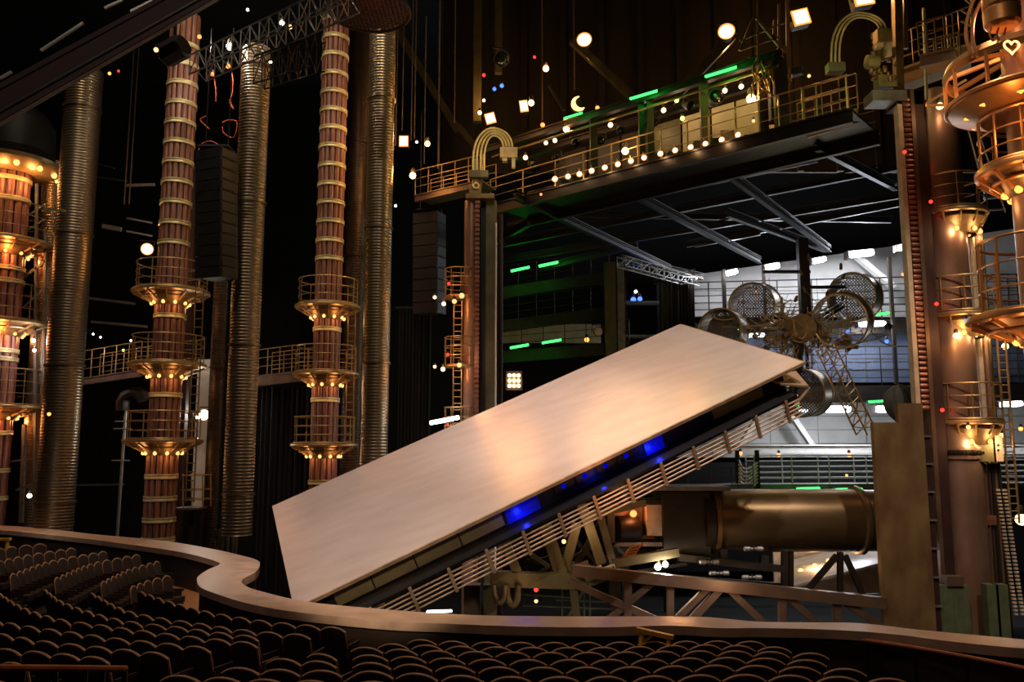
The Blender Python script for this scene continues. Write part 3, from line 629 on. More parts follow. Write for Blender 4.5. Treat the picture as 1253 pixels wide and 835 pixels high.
# round net fixture
nf = thing('net_canopy', 'dark reddish net canopy hanging at the frame top between tower and duct', 'net', at(452,20,27)); cN = at(452,14,27.0); b = MB()
for i in range(-9, 10):
    x = i*0.15; s = math.sqrt(max(0, 1.42**2-x*x))
    for k in range(3):
        ax = Vector((math.cos(k*PI/3), math.sin(k*PI/3), 0)); ay = Vector((-ax.y, ax.x, 0)); b.tube([cN+ax*x-ay*s, cN+ax*x+ay*s], 0.022, 4)
part(nf, 'net_lattice', b, 'girder_red'); part(nf, 'backing_cloth', MB().lathe(cN+Vector((0,0,.12)), [(1.42,0),(1.3,.3),(0.6,.6),(0.01,.65)], n=28, caps=False), 'black_cloth'); part(nf, 'rim', MB().ring(cN, 1.42, 0.06), 'girder_deep')
light('POINT', cN+Vector((0.2,-.8,-.7)), 7, (255,70,50), .1)
# balcony bridges
def walkway(label, A, B, Y0, Y1, h, dep, mt_deck, mt_rail, npost, name='walkway_bridge', fasc=0.32, nr=3, group=None, far_rail=True, rr=0.025):
    p, q = at(*A, Y0), at(*B, Y1); t = thing(name, label, 'walkway', p, group); dr = (q-p).normalized(); sd = Vector((-dr.y, dr.x, 0)).normalized()
    if sd.y < 0: sd = -sd
    part(t, 'walkway_slab', MB().hexa([p+Vector((0,0,-.08)), q+Vector((0,0,-.08)), q+sd*dep+Vector((0,0,-.08)), p+sd*dep+Vector((0,0,-.08)), p, q, q+sd*dep, p+sd*dep]), mt_deck)
    part(t, 'edge_girder', MB().ibeam(p-Vector((0,0,fasc/2)), q-Vector((0,0,fasc/2)), 0.16, fasc), mt_deck)
    for off in ((0, dep) if far_rail else (0,)):
        for k in range(nr):
            z = Vector((0,0,h*(k+1)/nr)); part(t, 'rail', MB().tube([p+sd*off+z, q+sd*off+z], rr if k == nr-1 else rr*0.7, 6), mt_rail)
        for i in range(npost):
            o = p.lerp(q, i/(npost-1))+sd*off; part(t, 'post', MB().tube([o, o+Vector((0,0,h))], rr, 6), mt_rail)
    return t
walkway('narrow railed bridge reaching the copper tower from the fat duct', (96,464), (172,452), 37, 36, 1.25, 1.2, 'steel_brown', 'brass_steel', 6)
walkway('narrow railed bridge with rusty edge reaching the middle slatted tower', (312,460), (372,453), 38, 37, 1.2, 1.2, 'steel_brown', 'brass_steel', 5, fasc=0.5)
for i, (x0,y0,x1,y1) in enumerate(((113,199,140,206),(113,216,155,222),(155,227,189,226),(126,277,148,281),(155,267,186,273),(155,283,186,289),(108,365,165,372),(112,394,180,400),(93,594,152,593))):
    beams('back_pipe', ('topmost','second','short pale','thick white','upper slim','lower slim','long dull','lowest dull','long thin low')[i]+' pipe glimpsed in the dark between fat duct and copper tower', 'pipe', [(x0,y0,x1,y1,(2,2,3,5,2,2,3,3,2)[i])], 42, 'white_paint' if i in (2,3,4,5) else 'steel_grey')
def ladder(label, px, y0, y1, Y, wpx, mt, n):
    a, b = at(px, y0, Y), at(px, y1, Y); x = a.x; w = m(wpx, Y); t = thing('caged_ladder', label, 'ladder', (x, Y, b.z))
    for s in (-.5, .5): part(t, 'side_rail', MB().tube([(x+w*s, Y, b.z), (x+w*s, Y, a.z)], 0.03, 6), mt)
    for i in range(n):
        z = b.z+(a.z-b.z)*(i+.5)/n; part(t, 'rung', MB().tube([(x-w/2, Y, z), (x+w/2, Y, z)], 0.02, 5), mt)
ladder('steel ladder climbing the side of the copper tower by the speaker stack', 245, 345, 615, 32.3, 10, 'brass_dark', 26)
ladder('steel ladder climbing the side of the middle slatted tower', 431, 376, 545, 34.6, 9, 'brass_dark', 18)
af = thing('access_platform', 'small railed access frame beside the foot of the copper tower', 'platform', at(234,624,33.5)); 
part(af, 'platform_plate', MB().box(at(233,622,34)+Vector((0,0,0)), (1.0,1.0,0.08)), 'steel_brown')
for x in (224,248):
    for dy in (0,0.9): part(af, 'post', MB().tube([at(x,622,33.6)+Vector((0,dy,0)), at(x,580,33.6)+Vector((0,dy,0))], 0.03, 6), 'brass_steel')
for y in (582,600,612):
    for dy in (0,.9): part(af, 'rail', MB().tube([at(222,y,33.6)+Vector((0,dy,0)), at(250,y,33.6)+Vector((0,dy,0))], 0.025, 6), 'brass_steel')
a = at(236,622,34.1); part(af, 'leg', MB().box((a.x, a.y, (a.z+ZP)/2), (0.2,0.2,a.z-ZP)), 'steel_dark')
pw = thing('white_partition', 'narrow white lit board standing behind the copper tower', 'board', (at(252,560,39).x, 39, ZP)); z0 = at(252,620,39).z; z1 = at(252,440,39).z
part(pw, 'board', MB().box((at(252,560,39).x, 39, (z1+z0)/2), (1.15,0.12,z1-z0)), 'white_paint'); part(pw, 'leg', MB().box((at(252,560,39).x, 39, (z0+ZP)/2), (0.2,0.1,z0-ZP)), 'steel_dark')
can_lamp('dazzling white work light beside the copper tower in front of a white board', 250,508,37.5,6,'glow_white', power=220, col=(255,250,235)); bulb('small white lamp next to the dazzling work light', 242,511,37.5,2.2,'glow_white')
can_lamp('round warm lamp hanging against the copper tower above its top ring', 180,305,34.5,6.5,'glow_hot', axis=(0.5,-1,-0.2), power=60)
bulb('small white lamp low beside the fat duct', 36,607,30.5,2.6,'glow_white', power=25, col=(255,250,240)); bulb('small white lamp between the bright tower and the fat duct', 41,417,35,2.2,'glow_white', power=90, col=(240,245,255)); bulb('white lamp just below another between tower and duct', 42,429,35,2,'glow_white')
bulb('orange lamp on the lowest ring by the fat duct', 60,507,30,2.2,'glow_amber')
for i, (x, y) in enumerate(((103,408),(114,409),(123,413),(151,429),(160,417))):
    bulb('small lamp %s along the narrow bridge by the fat duct' % ORD[i], x, y, 38.5, (1.6,1.2,1.2,1.6,1.2)[i], 'glow_yellowgreen' if i == 3 else 'glow_white')
vm = thing('vent_mast', 'grey mast with curved elbow duct standing in the dark by the copper tower', 'mast', (at(146,590,37).x, 37, ZP)); xm = at(146,590,37).x
part(vm, 'pole', MB().tube([(xm,37,ZP),(xm+0.1,37,at(146,500,37).z)], 0.07), 'steel_grey')
for y, l in ((516,0.35),(525,0.4),(564,0.4)): part(vm, 'crossbar', MB().tube([(xm-l,37,at(0,y,37).z),(xm+l,37,at(0,y,37).z)], 0.04), 'steel_grey')
part(vm, 'elbow_duct', MB().tube([at(*p,37) for p in ((150,503),(150,492),(154,485),(161,481),(168,481),(175,485),(177,490))], m(8,37)/1.0, 10), 'steel_dark')
# small wall bracket lamp and platform gear seen past the first tower
beams('tower_bracket', 'brass bracket arm reaching from the bright tower to the fat duct', 'bracket', [(52,257,80,258,3),(52,250,62,262,2)], 30.2, 'brass_steel')
beams('back_scaffold', 'grey scaffold bars between the bright tower and the fat duct', 'scaffold', [(45,225,42,640,3),(56,280,50,640,3),(28,268,56,250,2),(28,285,56,268,2),(28,340,56,320,3),(30,375,56,352,2),(12,565,50,560,2),(20,600,48,590,3),(30,520,26,640,4)], 36, 'steel_grey')
# thin hanging cables and braces, middle
for i, (x, y0, y1) in enumerate(((484,0,178),(492,20,160),(503,0,172),(507,0,170),(519,60,200),(536,0,206),(556,20,150),(664,0,160),(703,0,110),(152,60,250),(158,60,250))):
    Yc = 38; a, b = at(x, y0-40, Yc), at(x, y1, Yc)
    single('hanging_cable', ('slim','faint','pale','dull','short','long bright','last dull')[i]+' steel cable hanging beside the tall ribbed duct' if i < 7 else ('cable hanging above the bright star lamp','cable hanging beside the round warm lamp','first loop cable hanging in the dark by the fat duct','second loop cable hanging in the dark by the fat duct')[i-7], 'cable', MB().tube([Vector((b.x,Yc,a.z)), Vector((b.x,Yc,b.z))], 0.03 if i != 5 else 0.045, 6), 'wire_thin')
for i, (x0,y0,x1,y1) in enumerate(((478,25,560,160),(700,50,780,125),(895,45,815,130),(560,155,590,190),(672,105,690,135))):
    beams('diagonal_brace', ('olive diagonal brace behind the tall ribbed duct','dull diagonal brace running down to the middle green tube','dull diagonal brace below the round lamp','dull brace behind the pale cable arch','short brace below the star lamp')[i], 'brace', [(x0,y0,x1,y1,(9,9,12,8,3)[i])], 41, 'steel_olive')
# black drapes
def drape(label, x0, y0, x1, y1, Y, mt='black_cloth', fold=0.12, nf=10):
    a, b = at(x0, y1, Y), at(x1, y0, Y); n = nf*6; top = []; 
    for i in range(n+1):
        u = i/n; top.append(Vector((a.x+(b.x-a.x)*u, Y+fold*math.sin(u*nf*2*PI)+0.05*math.sin(u*37), b.z)))
    t = thing('stage_drape', label, 'drape', (a+Vector((b.x, Y, a.z)))/2); ba = [Vector((p.x, p.y*1.0+0.03*math.sin(i*1.3), a.z)) for i, p in enumerate(top)]
    part(t, 'cloth', MB().strip(top, ba), mt, smooth=80); part(t, 'track', MB().bar(top[0]+Vector((-.1,0,.05)), Vector((b.x+.1, Y, b.z+.05)), 0.12, 0.1), 'steel_black')
drape('black drape hanging behind the deck beside the tall ribbed duct', 482, 378, 528, 640, 38)
drape('black drape hanging behind the deck and the hanging duct', 305, 475, 378, 790, 38)

# ================================================================== CENTRAL MAST
YM = 34.0
xm = at(590,400,YM).x; mast = thing('lift_mast', 'tall rust brown lift mast with ladder and side rings behind the raised deck', 'mast', (xm, YM, ZP)); zt = at(590,247,YM).z
part(mast, 'pipe', MB().lathe((at(576,400,YM).x, YM, ZP), [(m(9,YM),0),(m(9,YM),zt-ZP)], n=28), 'copper')
rk = MB(); xr = at(584,400,YM).x
rk.box((xr, YM-0.36, (zt+ZP)/2), (0.16,0.12,zt-ZP)); z = ZP
while z < zt: rk.box((xr, YM-0.44, z), (0.2,0.08,0.09)); z += 0.2
part(mast, 'toothed_rack', rk, 'chain_red')
part(mast, 'dark_gap_strip', MB().box((at(592,400,YM).x, YM+0.1, (zt+ZP)/2), (0.28,0.3,zt-ZP)), 'black_paint')  # black strip stands for the dark gap between pipe and post
part(mast, 'post', MB().box((at(601,400,YM).x, YM+0.1, (zt+ZP)/2), (0.46,0.55,zt-ZP)), 'steel_olive', 'olive square post'); part(mast, 'post', MB().tube([(at(612,400,YM).x, YM+.2, ZP),(at(612,400,YM).x, YM+.2, zt-.5)], 0.11), 'girder_red', 'slim dark red post')
part(mast, 'conduit', MB().tube([(at(607,400,YM).x, YM-.25, ZP),(at(607,400,YM).x, YM-.25, zt-1)], 0.035), 'white_paint')
for x in (555,565): part(mast, 'ladder_rail', MB().tube([(at(x,450,YM).x,YM-.1,at(0,600,YM).z),(at(x,450,YM).x,YM-.1,at(0,360,YM).z)], 0.03, 6), 'brass_steel')
for y in range(366,600,8): part(mast, 'ladder_rung', MB().tube([(at(555,450,YM).x,YM-.1,at(0,y,YM).z),(at(565,450,YM).x,YM-.1,at(0,y,YM).z)], 0.02, 5), 'brass_steel')
for yd in (363,447,533):
    c = Vector((at(562,yd,YM).x, YM, at(562,yd,YM).z)); pf = part(mast, 'side_ring', MB().lathe(c, [(0.2,0.0),(0.62,0),(0.64,-.1),(0.2,-.12)], n=28, caps=False), 'brass_steel')
    rl = MB()
    for f in (1.0,.66,.33): rl.ring(c+Vector((0,0,1.15*f)), 0.62, 0.024, seg=28)
    part(pf, 'railing', rl, 'brass_steel')
    for i in range(9):
        t = 2*PI*i/9; part(pf, 'railing_post', MB().tube([c+Vector((math.cos(t)*.62, math.sin(t)*.62, 0)), c+Vector((math.cos(t)*.62, math.sin(t)*.62, 1.15))], 0.02, 5), 'brass_steel')
for i, (x, y, g_, r_, pw) in enumerate(((532,364,'glow_hot',2.2,0),(543,372,'glow_hot',2.6,40),(556,369,'glow_soft',3,0),(565,362,'glow_soft',3.4,0),(532,449,'glow_hot',2,0),(542,452,'glow_hot',2.8,40),(562,447,'glow_soft',3,0),(549,347,'glow_red',1.8,4),(548,434,'glow_red',1.8,4),(548,520,'glow_red',1.4,0))):
    bulb(('outer warm lamp of the upper mast cluster','star bright warm lamp of the upper mast cluster','round pale lamp of the upper mast cluster','round pale lamp against the rust mast pipe','outer warm lamp of the lower mast cluster','star bright warm lamp of the lower mast cluster','round pale lamp of the lower mast cluster','red lamp on the top side ring of the mast','red lamp on the middle side ring of the mast','red lamp on the lowest side ring of the mast')[i], x, y, YM-0.85, r_, g_, power=pw, col=(255,170,90) if 'red' not in g_ else (255,30,20))
tube_light('white tube light at the foot of the mast ladder just above the deck', 526,518,562,511,YM-0.9,'glow_white',5, power=70, col=(240,248,255))
part(mast, 'head_plate', MB().box((at(588,245,YM).x, YM, zt+0.1), (1.2,1.1,0.2)).box((at(582,238,YM).x, YM-.2, zt+0.4), (0.5,0.5,0.5)), 'brass_dark')
part(mast, 'head_pipe', MB().tube([(at(582,240,YM).x, YM-.3, zt),(at(582,200,YM).x, YM-.3, at(582,198,YM).z)], 0.14, 10), 'brass_steel')
part(mast, 'pulley', MB().ring((at(583,232,YM).x, YM-.5, at(583,232,YM).z), 0.11, 0.045, axis=(0,1,0), seg=20), 'cable_pale')
def cable_arch(label, A, top, B, Y, n, w, base, sp, r):
    t = thing('cable_arch', label, 'cable arch', at(*A, Y))
    for i in range(n):
        dx = i*sp; pts = [at(A[0]+dx, A[1]+14, Y), at(A[0]+dx, A[1], Y)]
        x0, x1 = A[0]+dx, B[0]-dx*0.8*(-1 if n == 1 else 1); cxx = (x0+x1)/2; R = (x1-x0)/2
        yb = A[1]; yt = top+i*3
        for k in range(1, 15):
            a = PI-PI*k/15; pts.append(at(cxx+R*math.cos(a), yb-(yb-yt)*math.sin(a)**0.9 if k < 8 else B[1]-(B[1]-yt)*math.sin(a)**0.9, Y+0.05*i))
        pts.append(at(x1, B[1], Y)); pts.append(at(x1, B[1]+6, Y))
        part(t, 'hose', MB().tube(pts, r, 8), 'cable_pale', smooth=80)
    q = at(A[0]+sp*(n-1)/2, A[1]+18, Y); part(t, 'clamp_block', MB().box(q, (m(sp*n+6,Y),0.35,0.3)), 'steel_olive')
    q = at(B[0]-sp, B[1]+6, Y); part(t, 'end_block', MB().box(q, (m(sp*n+4,Y),0.35,0.45)), 'brass_steel'); part(t, 'end_bracket', MB().box(q+Vector((m(6,Y),0,-.4)), (0.15,0.2,0.5)).box(q+Vector((-m(5,Y),0.05,-.2)), (0.2,0.25,0.3)), 'cabinet_pale')
    return t
cable_arch('arched bundle of pale hoses over the head of the central mast', (579,196), 157, (627,182), YM-0.5, 4, 0, 0, 4.5, 0.045)
beams('tall_post', 'taller olive post rising past the red lamp above the cable arch', 'post', [(585,-20,584,150,10)], 42, 'steel_olive'); beams('tall_post', 'shorter olive post ending above the dull round moving light', 'post', [(610,-20,610,90,9)], 42, 'steel_olive')
bulb('red lamp high on the olive post', 592,92,36,2,'glow_red'); bulb('upper blue lamp near the olive post', 614,105,36,2.6,'glow_blue'); bulb('lower blue lamp near the olive post', 605,109,36,2.4,'glow_blue'); bulb('small white lamp below the blue pair', 592,123,36,1.8,'glow_white'); bulb('red lamp above the star bright lamp', 654,70,36,1.8,'glow_red')
can_lamp('dull round moving light above the blue lamp pair', 614,72,36,9,'lens_dark', axis=(0.2,-1,-0.5), L=1.2)
flood_lamp('square warm flood lamp just above the cable arch', 600,145,34,11,12,'glow_hot',-15, power=110)
flood_lamp('square warm flood lamp between the cable arch and the red lamp', 641,130,34.5,9,13,'glow_hot',-8, power=120)
bulb('star lamp touching the square flood above the arch', 587,138,33.8,2.6,'glow_hot'); bulb('bright bulb beside the second square flood lamp', 650,126,34.2,4,'glow_hot')
bulb('star bright lamp below the red lamp in the dark', 668,84,36,4,'glow_hot', power=90)
can_lamp('round warm lamp highest in the dark centre', 715,49,35,8.5,'glow_hot', axis=(-0.15,-1,0), power=120)
can_lamp('round warm lamp above the longest green tube', 889,39,33,9.5,'glow_hot', axis=(-0.3,-1,0), power=120)
flood_lamp('square warm flood lamp at the top beside the thin pole', 980,21,28,19,18,'glow_hot',-14, power=160)
flood_lamp('square warm flood lamp cut by the frame top beside the tall pole', 1057,-2,27,22,16,'glow_hot',-10, power=160)
flood_lamp('square warm flood lamp beside the tall ribbed duct', 494,173,36,10,12,'glow_hot',0, power=110)
bulb('warm bulb lamp next to the flood beside the ribbed duct', 523,176,36,3.6,'glow_hot', power=110); bulb('tiny pale bulb between the flood and the warm bulb', 510,174,36,1.5,'glow_white'); bulb('star bright lamp at the near end of the upper bridge', 505,215,34.5,4.2,'glow_hot', power=130); bulb('small cyan lamp below the bridge end', 484,252,36,1.6,'glow_cool')
pn = thing('panel_lamp', 'square three by three bulb panel lamp above the deck edge', 'panel lamp', at(629,476,36)); p = at(629,466,36)
part(pn, 'frame', MB().box(p+Vector((0,.1,0)), (0.72,0.16,0.85)), 'steel_black')
for i in range(3):
    for j in range(3): part(pn, 'bulb', MB().lathe(p+Vector(((i-1)*.2, -.0, (j-1)*.23)), [(0.09,0),(0.07,.05),(0.001,.07)], axis=(0,-1,0), n=10), 'glow_hot')
light('POINT', p+Vector((0,-.4,0)), 120, (255,190,120), 0.25)

# fly tower back flats behind the bridge, dim olive brown
w = MB(); a, b = at(545,210,46), at(1250,-60,46); w.box(((a.x+b.x)/2, 46.2, (a.z+b.z)/2), (b.x-a.x, .2, b.z-a.z)); fw = struct('wall_fly', w, 'flat_brown')
w = MB(); k = 0
while a.x+k < b.x: w.box((a.x+k, 46.0, (a.z+b.z)/2), (.35,.3,b.z-a.z)); k += 2.3
struct('rib', w, 'flat_brown', fw)
for x_, y_, e_ in ((600,120,70),(720,70,70),(890,60,90),(990,40,90)): light('POINT', at(x_,y_,41), e_*2.2, (255,190,110), .3)
# ================================================================== UPPER LIGHTING BRIDGE
ZB = CZ+10.8
L0, L1 = atz(612,248,ZB), atz(1052,131,ZB)
def Bq(px, dy=0, dz=0):               # point over the bridge's front edge at pixel column px, dy deeper, dz higher
    d0 = ray(px, 300); n = Vector((d0.x, d0.y)); a, b = Vector((L0.x, L0.y)), Vector((L1.x, L1.y)); e = b-a
    t = (n.x*a.y-n.y*a.x)/(n.y*e.x-n.x*e.y); q = a+e*t
    dr = Vector((e.x, e.y, 0)).normalized(); sd = Vector((-dr.y, dr.x, 0)); sd = sd if sd.y > 0 else -sd
    return Vector((q.x, q.y, ZB+dz))+sd*dy
br = thing('lighting_bridge', 'long lamp hung overhead steel bridge crossing above the stage', 'lighting bridge', L0)
A, B_ = Bq(600), Bq(1052); DEP = 2.6
A2, B2 = Bq(600, DEP), Bq(1052, DEP)
dz = lambda v, z: v+Vector((0,0,z))
part(br, 'walkway_slab', MB().hexa([dz(A,-.1), dz(B_,-.1), dz(B2,-.1), dz(A2,-.1), A, B_, B2, A2]), 'steel_black')
part(br, 'edge_girder', MB().ibeam(dz(A,-.22), dz(B_,-.22), 0.2, 0.5), 'steel_dark'); part(br, 'edge_girder', MB().ibeam(dz(A2,-.22), dz(B2,-.22), 0.2, 0.5), 'steel_dark')
for off, mt in ((0,'brass_steel'), (DEP,'steel_brown')):
    for z in (0.4, 0.8, 1.2): part(br, 'rail', MB().tube([Bq(600,off,z), Bq(1048,off,z)], 0.03 if z > 1 else 0.02, 6), mt)
for x in (600,640,680,715,750,783,812,845,872,905,935,960,990,1008,1046): part(br, 'post', MB().tube([Bq(x,0,0), Bq(x,0,1.2)], 0.03, 6), 'brass_steel')
part(br, 'roof_girder', MB().ibeam(Bq(590,0.2,2.75), Bq(965,0.2,2.75), 0.25, 0.3), 'steel_dark'); part(br, 'roof_girder', MB().ibeam(Bq(590,1.9,2.75), Bq(965,1.9,2.75), 0.25, 0.3), 'steel_dark')
part(br, 'roof_pipe', MB().tube([Bq(600,0.1,2.3), Bq(960,0.1,2.3)], 0.05, 8), 'steel_olive')
for x, w in ((722,0.3),(782,0.22),(793,0.25),(861,0.3),(935,0.3),(958,0.45)): part(br, 'roof_post', MB().box(Bq(x,0.35,1.4), (w,0.25,2.8)), 'steel_dark')
xs = [640,682,724,764,802,840,872,902,932]
for i in range(8):
    bm_ = ('steel_dark','steel_black','steel_dark','steel_olive','panel_beige','panel_beige','panel_beige','panel_beige')[i]
    a, b = Bq(xs[i],2.3,0), Bq(xs[i+1]-3,2.3,0)
    part(br, 'back_panel', MB().hexa([a, b, b+Vector((0,.05,0)), a+Vector((0,.05,0)), dz(a,2.5), dz(b,2.5), dz(b,2.5)+Vector((0,.05,0)), dz(a,2.5)+Vector((0,.05,0))]), bm_)
for x in range(650, 930, 40): light('POINT', Bq(x,1.5,2.2), 9 if x < 760 else 16, (255,222,180), 0.15)
for i in range(18):
    x = 622+i*18.5; h = 0.25+0.6*random.random(); w_ = 0.3+0.4*random.random(); q = Bq(x,0.7+random.random()*1.0,0)
    t = thing('equipment_case', 'dark equipment case on the lighting bridge floor, %s along from the mast end' % ORD[i], 'case', q, 'equipment cases on the bridge')
    part(t, 'case', MB().box(q+Vector((0,0,h/2)), (w_,0.3,h)), 'black_paint'); part(t, 'lid', MB().box(q+Vector((0,0,h+.02)), (w_+.04,0.34,.05)), 'steel_dark'); part(t, 'handle', MB().tube([q+Vector((-.08,-.17,h*.6)), q+Vector((-.08,-.21,h*.6)), q+Vector((.08,-.21,h*.6)), q+Vector((.08,-.17,h*.6))], .012, 5), 'steel_grey')
# bridge wing towards the tall duct
walkway('short railed gangway between the tall ribbed duct and the mast head', (508,239), (590,220), 36, 34.6, 1.15, 1.4, 'steel_brown', 'brass_steel', 6)
walkway('railed gangway end projecting beside the hose arch and the tall pole', (985,152), (1050,133), 26.5, 26.2, 1.25, 1.2, 'panel_beige', 'brass_steel', 4, fasc=0.5)
def on_bridge(px, py, dy=0.0):        # the point seen at (px,py) in the bridge's vertical front plane
    q = Bq(px, dy); return at(px, py, q.y)
for i, (x, y) in enumerate(((679,219),(695,216),(709,213),(724,209),(740,205),(756,201),(772,197),(788,193),(808,188),(826,184),(845,180),(863,176),(883,171),(903,165))):
    Y = Bq(x).y-0.15; p = at(x, y, Y); t = thing('footlight', 'warm footlight, %s from the mast in the row along the bridge edge' % ORD[i], 'footlight', p, 'footlights along the bridge edge'); r = m(3.3, Y)
    a = Vector((0,-0.8,-0.6)).normalized()
    part(t, 'shade', MB().lathe(p, [(r*0.35,-r*1.5),(r*0.5,-r*1.3),(r*1.15,0.0),(r*1.2,0.05),(r*1.1,0.04)], axis=a, n=16, caps=False), 'copper_bright')
    part(t, 'bulb', MB().lathe(p+a*0.0, [(r*0.95,0),(r*0.8,r*0.3),(0.001,r*0.45)], axis=a, n=12, caps=False), 'glow_hot')
    part(t, 'bracket', MB().tube([p-a*r*1.4, p-a*r*1.4+Vector((0.02,0.2,0.25))], 0.02, 6), 'brass_steel')
    if i % 2 == 0: light('POINT', p+a*0.3, 12, (255,205,150), 0.08)
def yb(x, d=0.0): return Bq(x, d).y
tube_light('bright green tube light nearest the crescent lamp', 690,145,713,138,yb(702),'glow_green',3, power=25, col=(30,255,70), Y1=yb(712))
tube_light('bright green tube light in the middle of the bridge roof', 771,121,805,111,yb(770),'glow_green',3.6, power=40, col=(30,255,70), Y1=yb(805))
tube_light('longest green tube light below the round warm lamp', 863,94,902,82,yb(863),'glow_green',3.8, power=50, col=(30,255,70), Y1=yb(902))
cm = thing('crescent_lamp', 'crescent shaped warm lamp above the shortest green tube', 'lamp', at(707,137,yb(707))); Y = yb(707); b = MB(); c = at(708,127,Y); R = m(9.5,Y)
of = [c+Vector((math.cos(a)*R, 0, math.sin(a)*R)) for a in [PI*0.55+PI*1.15*i/16 for i in range(17)]]
inn = [c+Vector((R*0.42+math.cos(a)*R*0.86, 0, R*0.22+math.sin(a)*R*0.86)) for a in [PI*0.62+PI*1.02*i/16 for i in range(17)]]
fr = [[p+Vector((0,d,0)) for p in L] for L in (of, inn) for d in (-.05, .05)]
b.strip(fr[0], fr[2]).strip(fr[1], fr[3]).strip(fr[0], fr[1]).strip(fr[2], fr[3]); part(cm, 'lens', b, 'glow_warm'); part(cm, 'housing', MB().lathe(c+Vector((0.02,.12,0)), [(R*1.02,0),(R*1.05,.1),(R*.7,.4),(R*.5,.45)], axis=(0,1,0), n=24), 'steel_black')
LB = [(664,153,2.8,'glow_orange','orange star lamp below the second square flood',0),(731,132,2.6,'glow_orange','orange star lamp beside the crescent lamp',0),(693,158,4.2,'glow_hot','star bright lamp under the shortest green tube',60),(668,175,2.6,'glow_hot','small flat lamp, lower of the pair left of the gallery post',0),(679,172,2.8,'glow_hot','small flat lamp, upper of the pair near the mast end',0),
      (747,153,3.2,'glow_hot','oval warm lamp hanging in the middle of the bridge',10),(765,185,4.6,'glow_hot','star bright lamp just above the footlight row',70),(812,135,3.2,'glow_hot','oval warm lamp left of the greenish pair',10),(828,123,2.8,'glow_yellowgreen','upper yellow green lamp on the bridge panels',8),(835,145,2.8,'glow_yellowgreen','lower yellow green lamp on the bridge panels',8),
      (841,100,2.6,'glow_orange','orange star lamp between the two long green tubes',0),(915,77,3,'glow_orange','orange star lamp past the end of the longest green tube',0),(887,111,3.2,'glow_hot','oval warm lamp below the longest green tube',10),(907,106,3.2,'glow_hot','oval warm lamp above the dazzling star lamp',10),(919,121,6.0,'glow_hot','dazzling star lamp at the far end of the bridge panels',150),
      (922,148,2.2,'glow_soft','small pale round lamp under the dazzling star lamp',0),(643,193,3,'glow_hot','twin white lamp on a post beside the mast head',30),(662,238,1.6,'glow_orange','tiny orange lamp beneath the bridge edge',0)]
for x, y, r, g_, lab, pw in LB: bulb(lab.replace('left of the gallery post','near the mast end').replace('left of the greenish pair','beside the greenish pair'), x, y, yb(x, 0.3 if y < 180 else -0.1), r, g_, power=pw)
for i, (x, y, a, lab) in enumerate(((845,130,(0.5,-.8,-.6),'black moving head light tilted on the bridge panels'),(877,118,(0.0,-1,0),'round spoked spotlight facing out under the longest green tube'),(800,150,(-.3,-.8,-.5),'black moving head light beside the dark twin posts'),(760,160,(.2,-.8,-.6),'black moving head light beneath the middle green tube'),(735,172,(-.2,-.8,-.6),'black moving head light beside the dark bridge post'),(705,175,(.3,-.8,-.5),'black moving head light beneath the star lamp'),(655,205,(.3,-.7,-.6),'grey moving head light nearest the mast head'),(680,195,(-.4,-.7,-.6),'black moving head light above the first footlights'))):
    can_lamp(lab, x, y, yb(x, 0.7), (6,9,5,5,5,5,6,5)[i], 'lens_dark', axis=a, name='moving_spotlight', L=2.0)
light('POINT', at(1050,62,23.5), 26, (235,240,170), .2); light('POINT', at(1090,70,23.6), 20, (255,226,160), .2); light('POINT', at(605,185,32), 40, (255,226,170), .2); light('POINT', at(565,430,32), 40, (255,220,180), .2)  # fill lights added to brighten the hose arches, gearbox and mast
# gear cluster at the far end of the bridge
beams('rigging_mast', 'dark rigging mast with bundled cables at the far bridge end', 'rigging mast', [(963,-20,964,60,4),(958,60,958,160,16),(953,5,953,95,3),(948,25,947,50,4),(927,-10,927,70,2),(922,22,905,62,3),(926,22,955,58,4),(905,50,960,28,2),(905,62,955,45,2)], 27.5, 'steel_brown')
cl = MB()
for i in range(26):
    x0, y0 = 925+random.random()*45, 70+random.random()*25
    cl.tube(spline([at(x0, y0, 27.2+random.random()*.5), at(x0+random.uniform(-8,8), y0+14, 27.2), at(x0+random.uniform(-14,14), y0+28, 27.3)], 4), 0.03, 5)
single('cable_cluster', 'tangled tan cables hanging on the rigging mast', 'cables', cl, 'cable_tan', None, 80)['kind'] = 'stuff'
bulb('small spotlight glint on the gangway end railing', 990,93,26,2.2,'glow_soft')
sq = thing('speaker_cluster', 'dark upright loudspeaker cabinet at the far bridge end', 'loudspeaker', at(952,150,28)); q = at(950,125,28.2); part(sq, 'cabinet', MB().box(q, (0.55,0.5,1.5)), 'black_paint'); part(sq, 'grille', MB().box(q-Vector((0,.27,0)), (0.47,0.03,1.4)), 'steel_black')
# hose arch and gearbox beside the tall pole
cable_arch('tall arch of pale green hoses beside the tall pole near the tower top', (1017,66), 15, (1085,40), 25.0, 3, 0, 0, 5, 0.035)
gb = thing('hose_gearbox', 'olive gearbox with crowded hose fittings beside the tall pole', 'gearbox', at(1082,118,25.2))
part(gb, 'case', MB().box(at(1083,102,25.3), (0.6,0.4,0.4)), 'cabinet_olive'); part(gb, 'motor', MB().lathe(at(1059,76,25.2), [(.12,0),(.22,.03),(.22,.4),(.15,.45)], axis=(1,0,0), n=16), 'cabinet_olive'); part(gb, 'base_plate', MB().box(at(1083,122,25.3), (1.1,0.7,0.35)), 'steel_grey')
fx = MB()
for i in range(44): fx.lathe(at(1066+random.random()*30, 44+random.random()*58, 25.1+random.random()*.3), [(.05,0),(.08,.02),(.08,.16),(.04,.2)], axis=(random.uniform(-.4,.4),-.2,1), n=8)
part(gb, 'hose_fitting', fx, 'brass_dark')
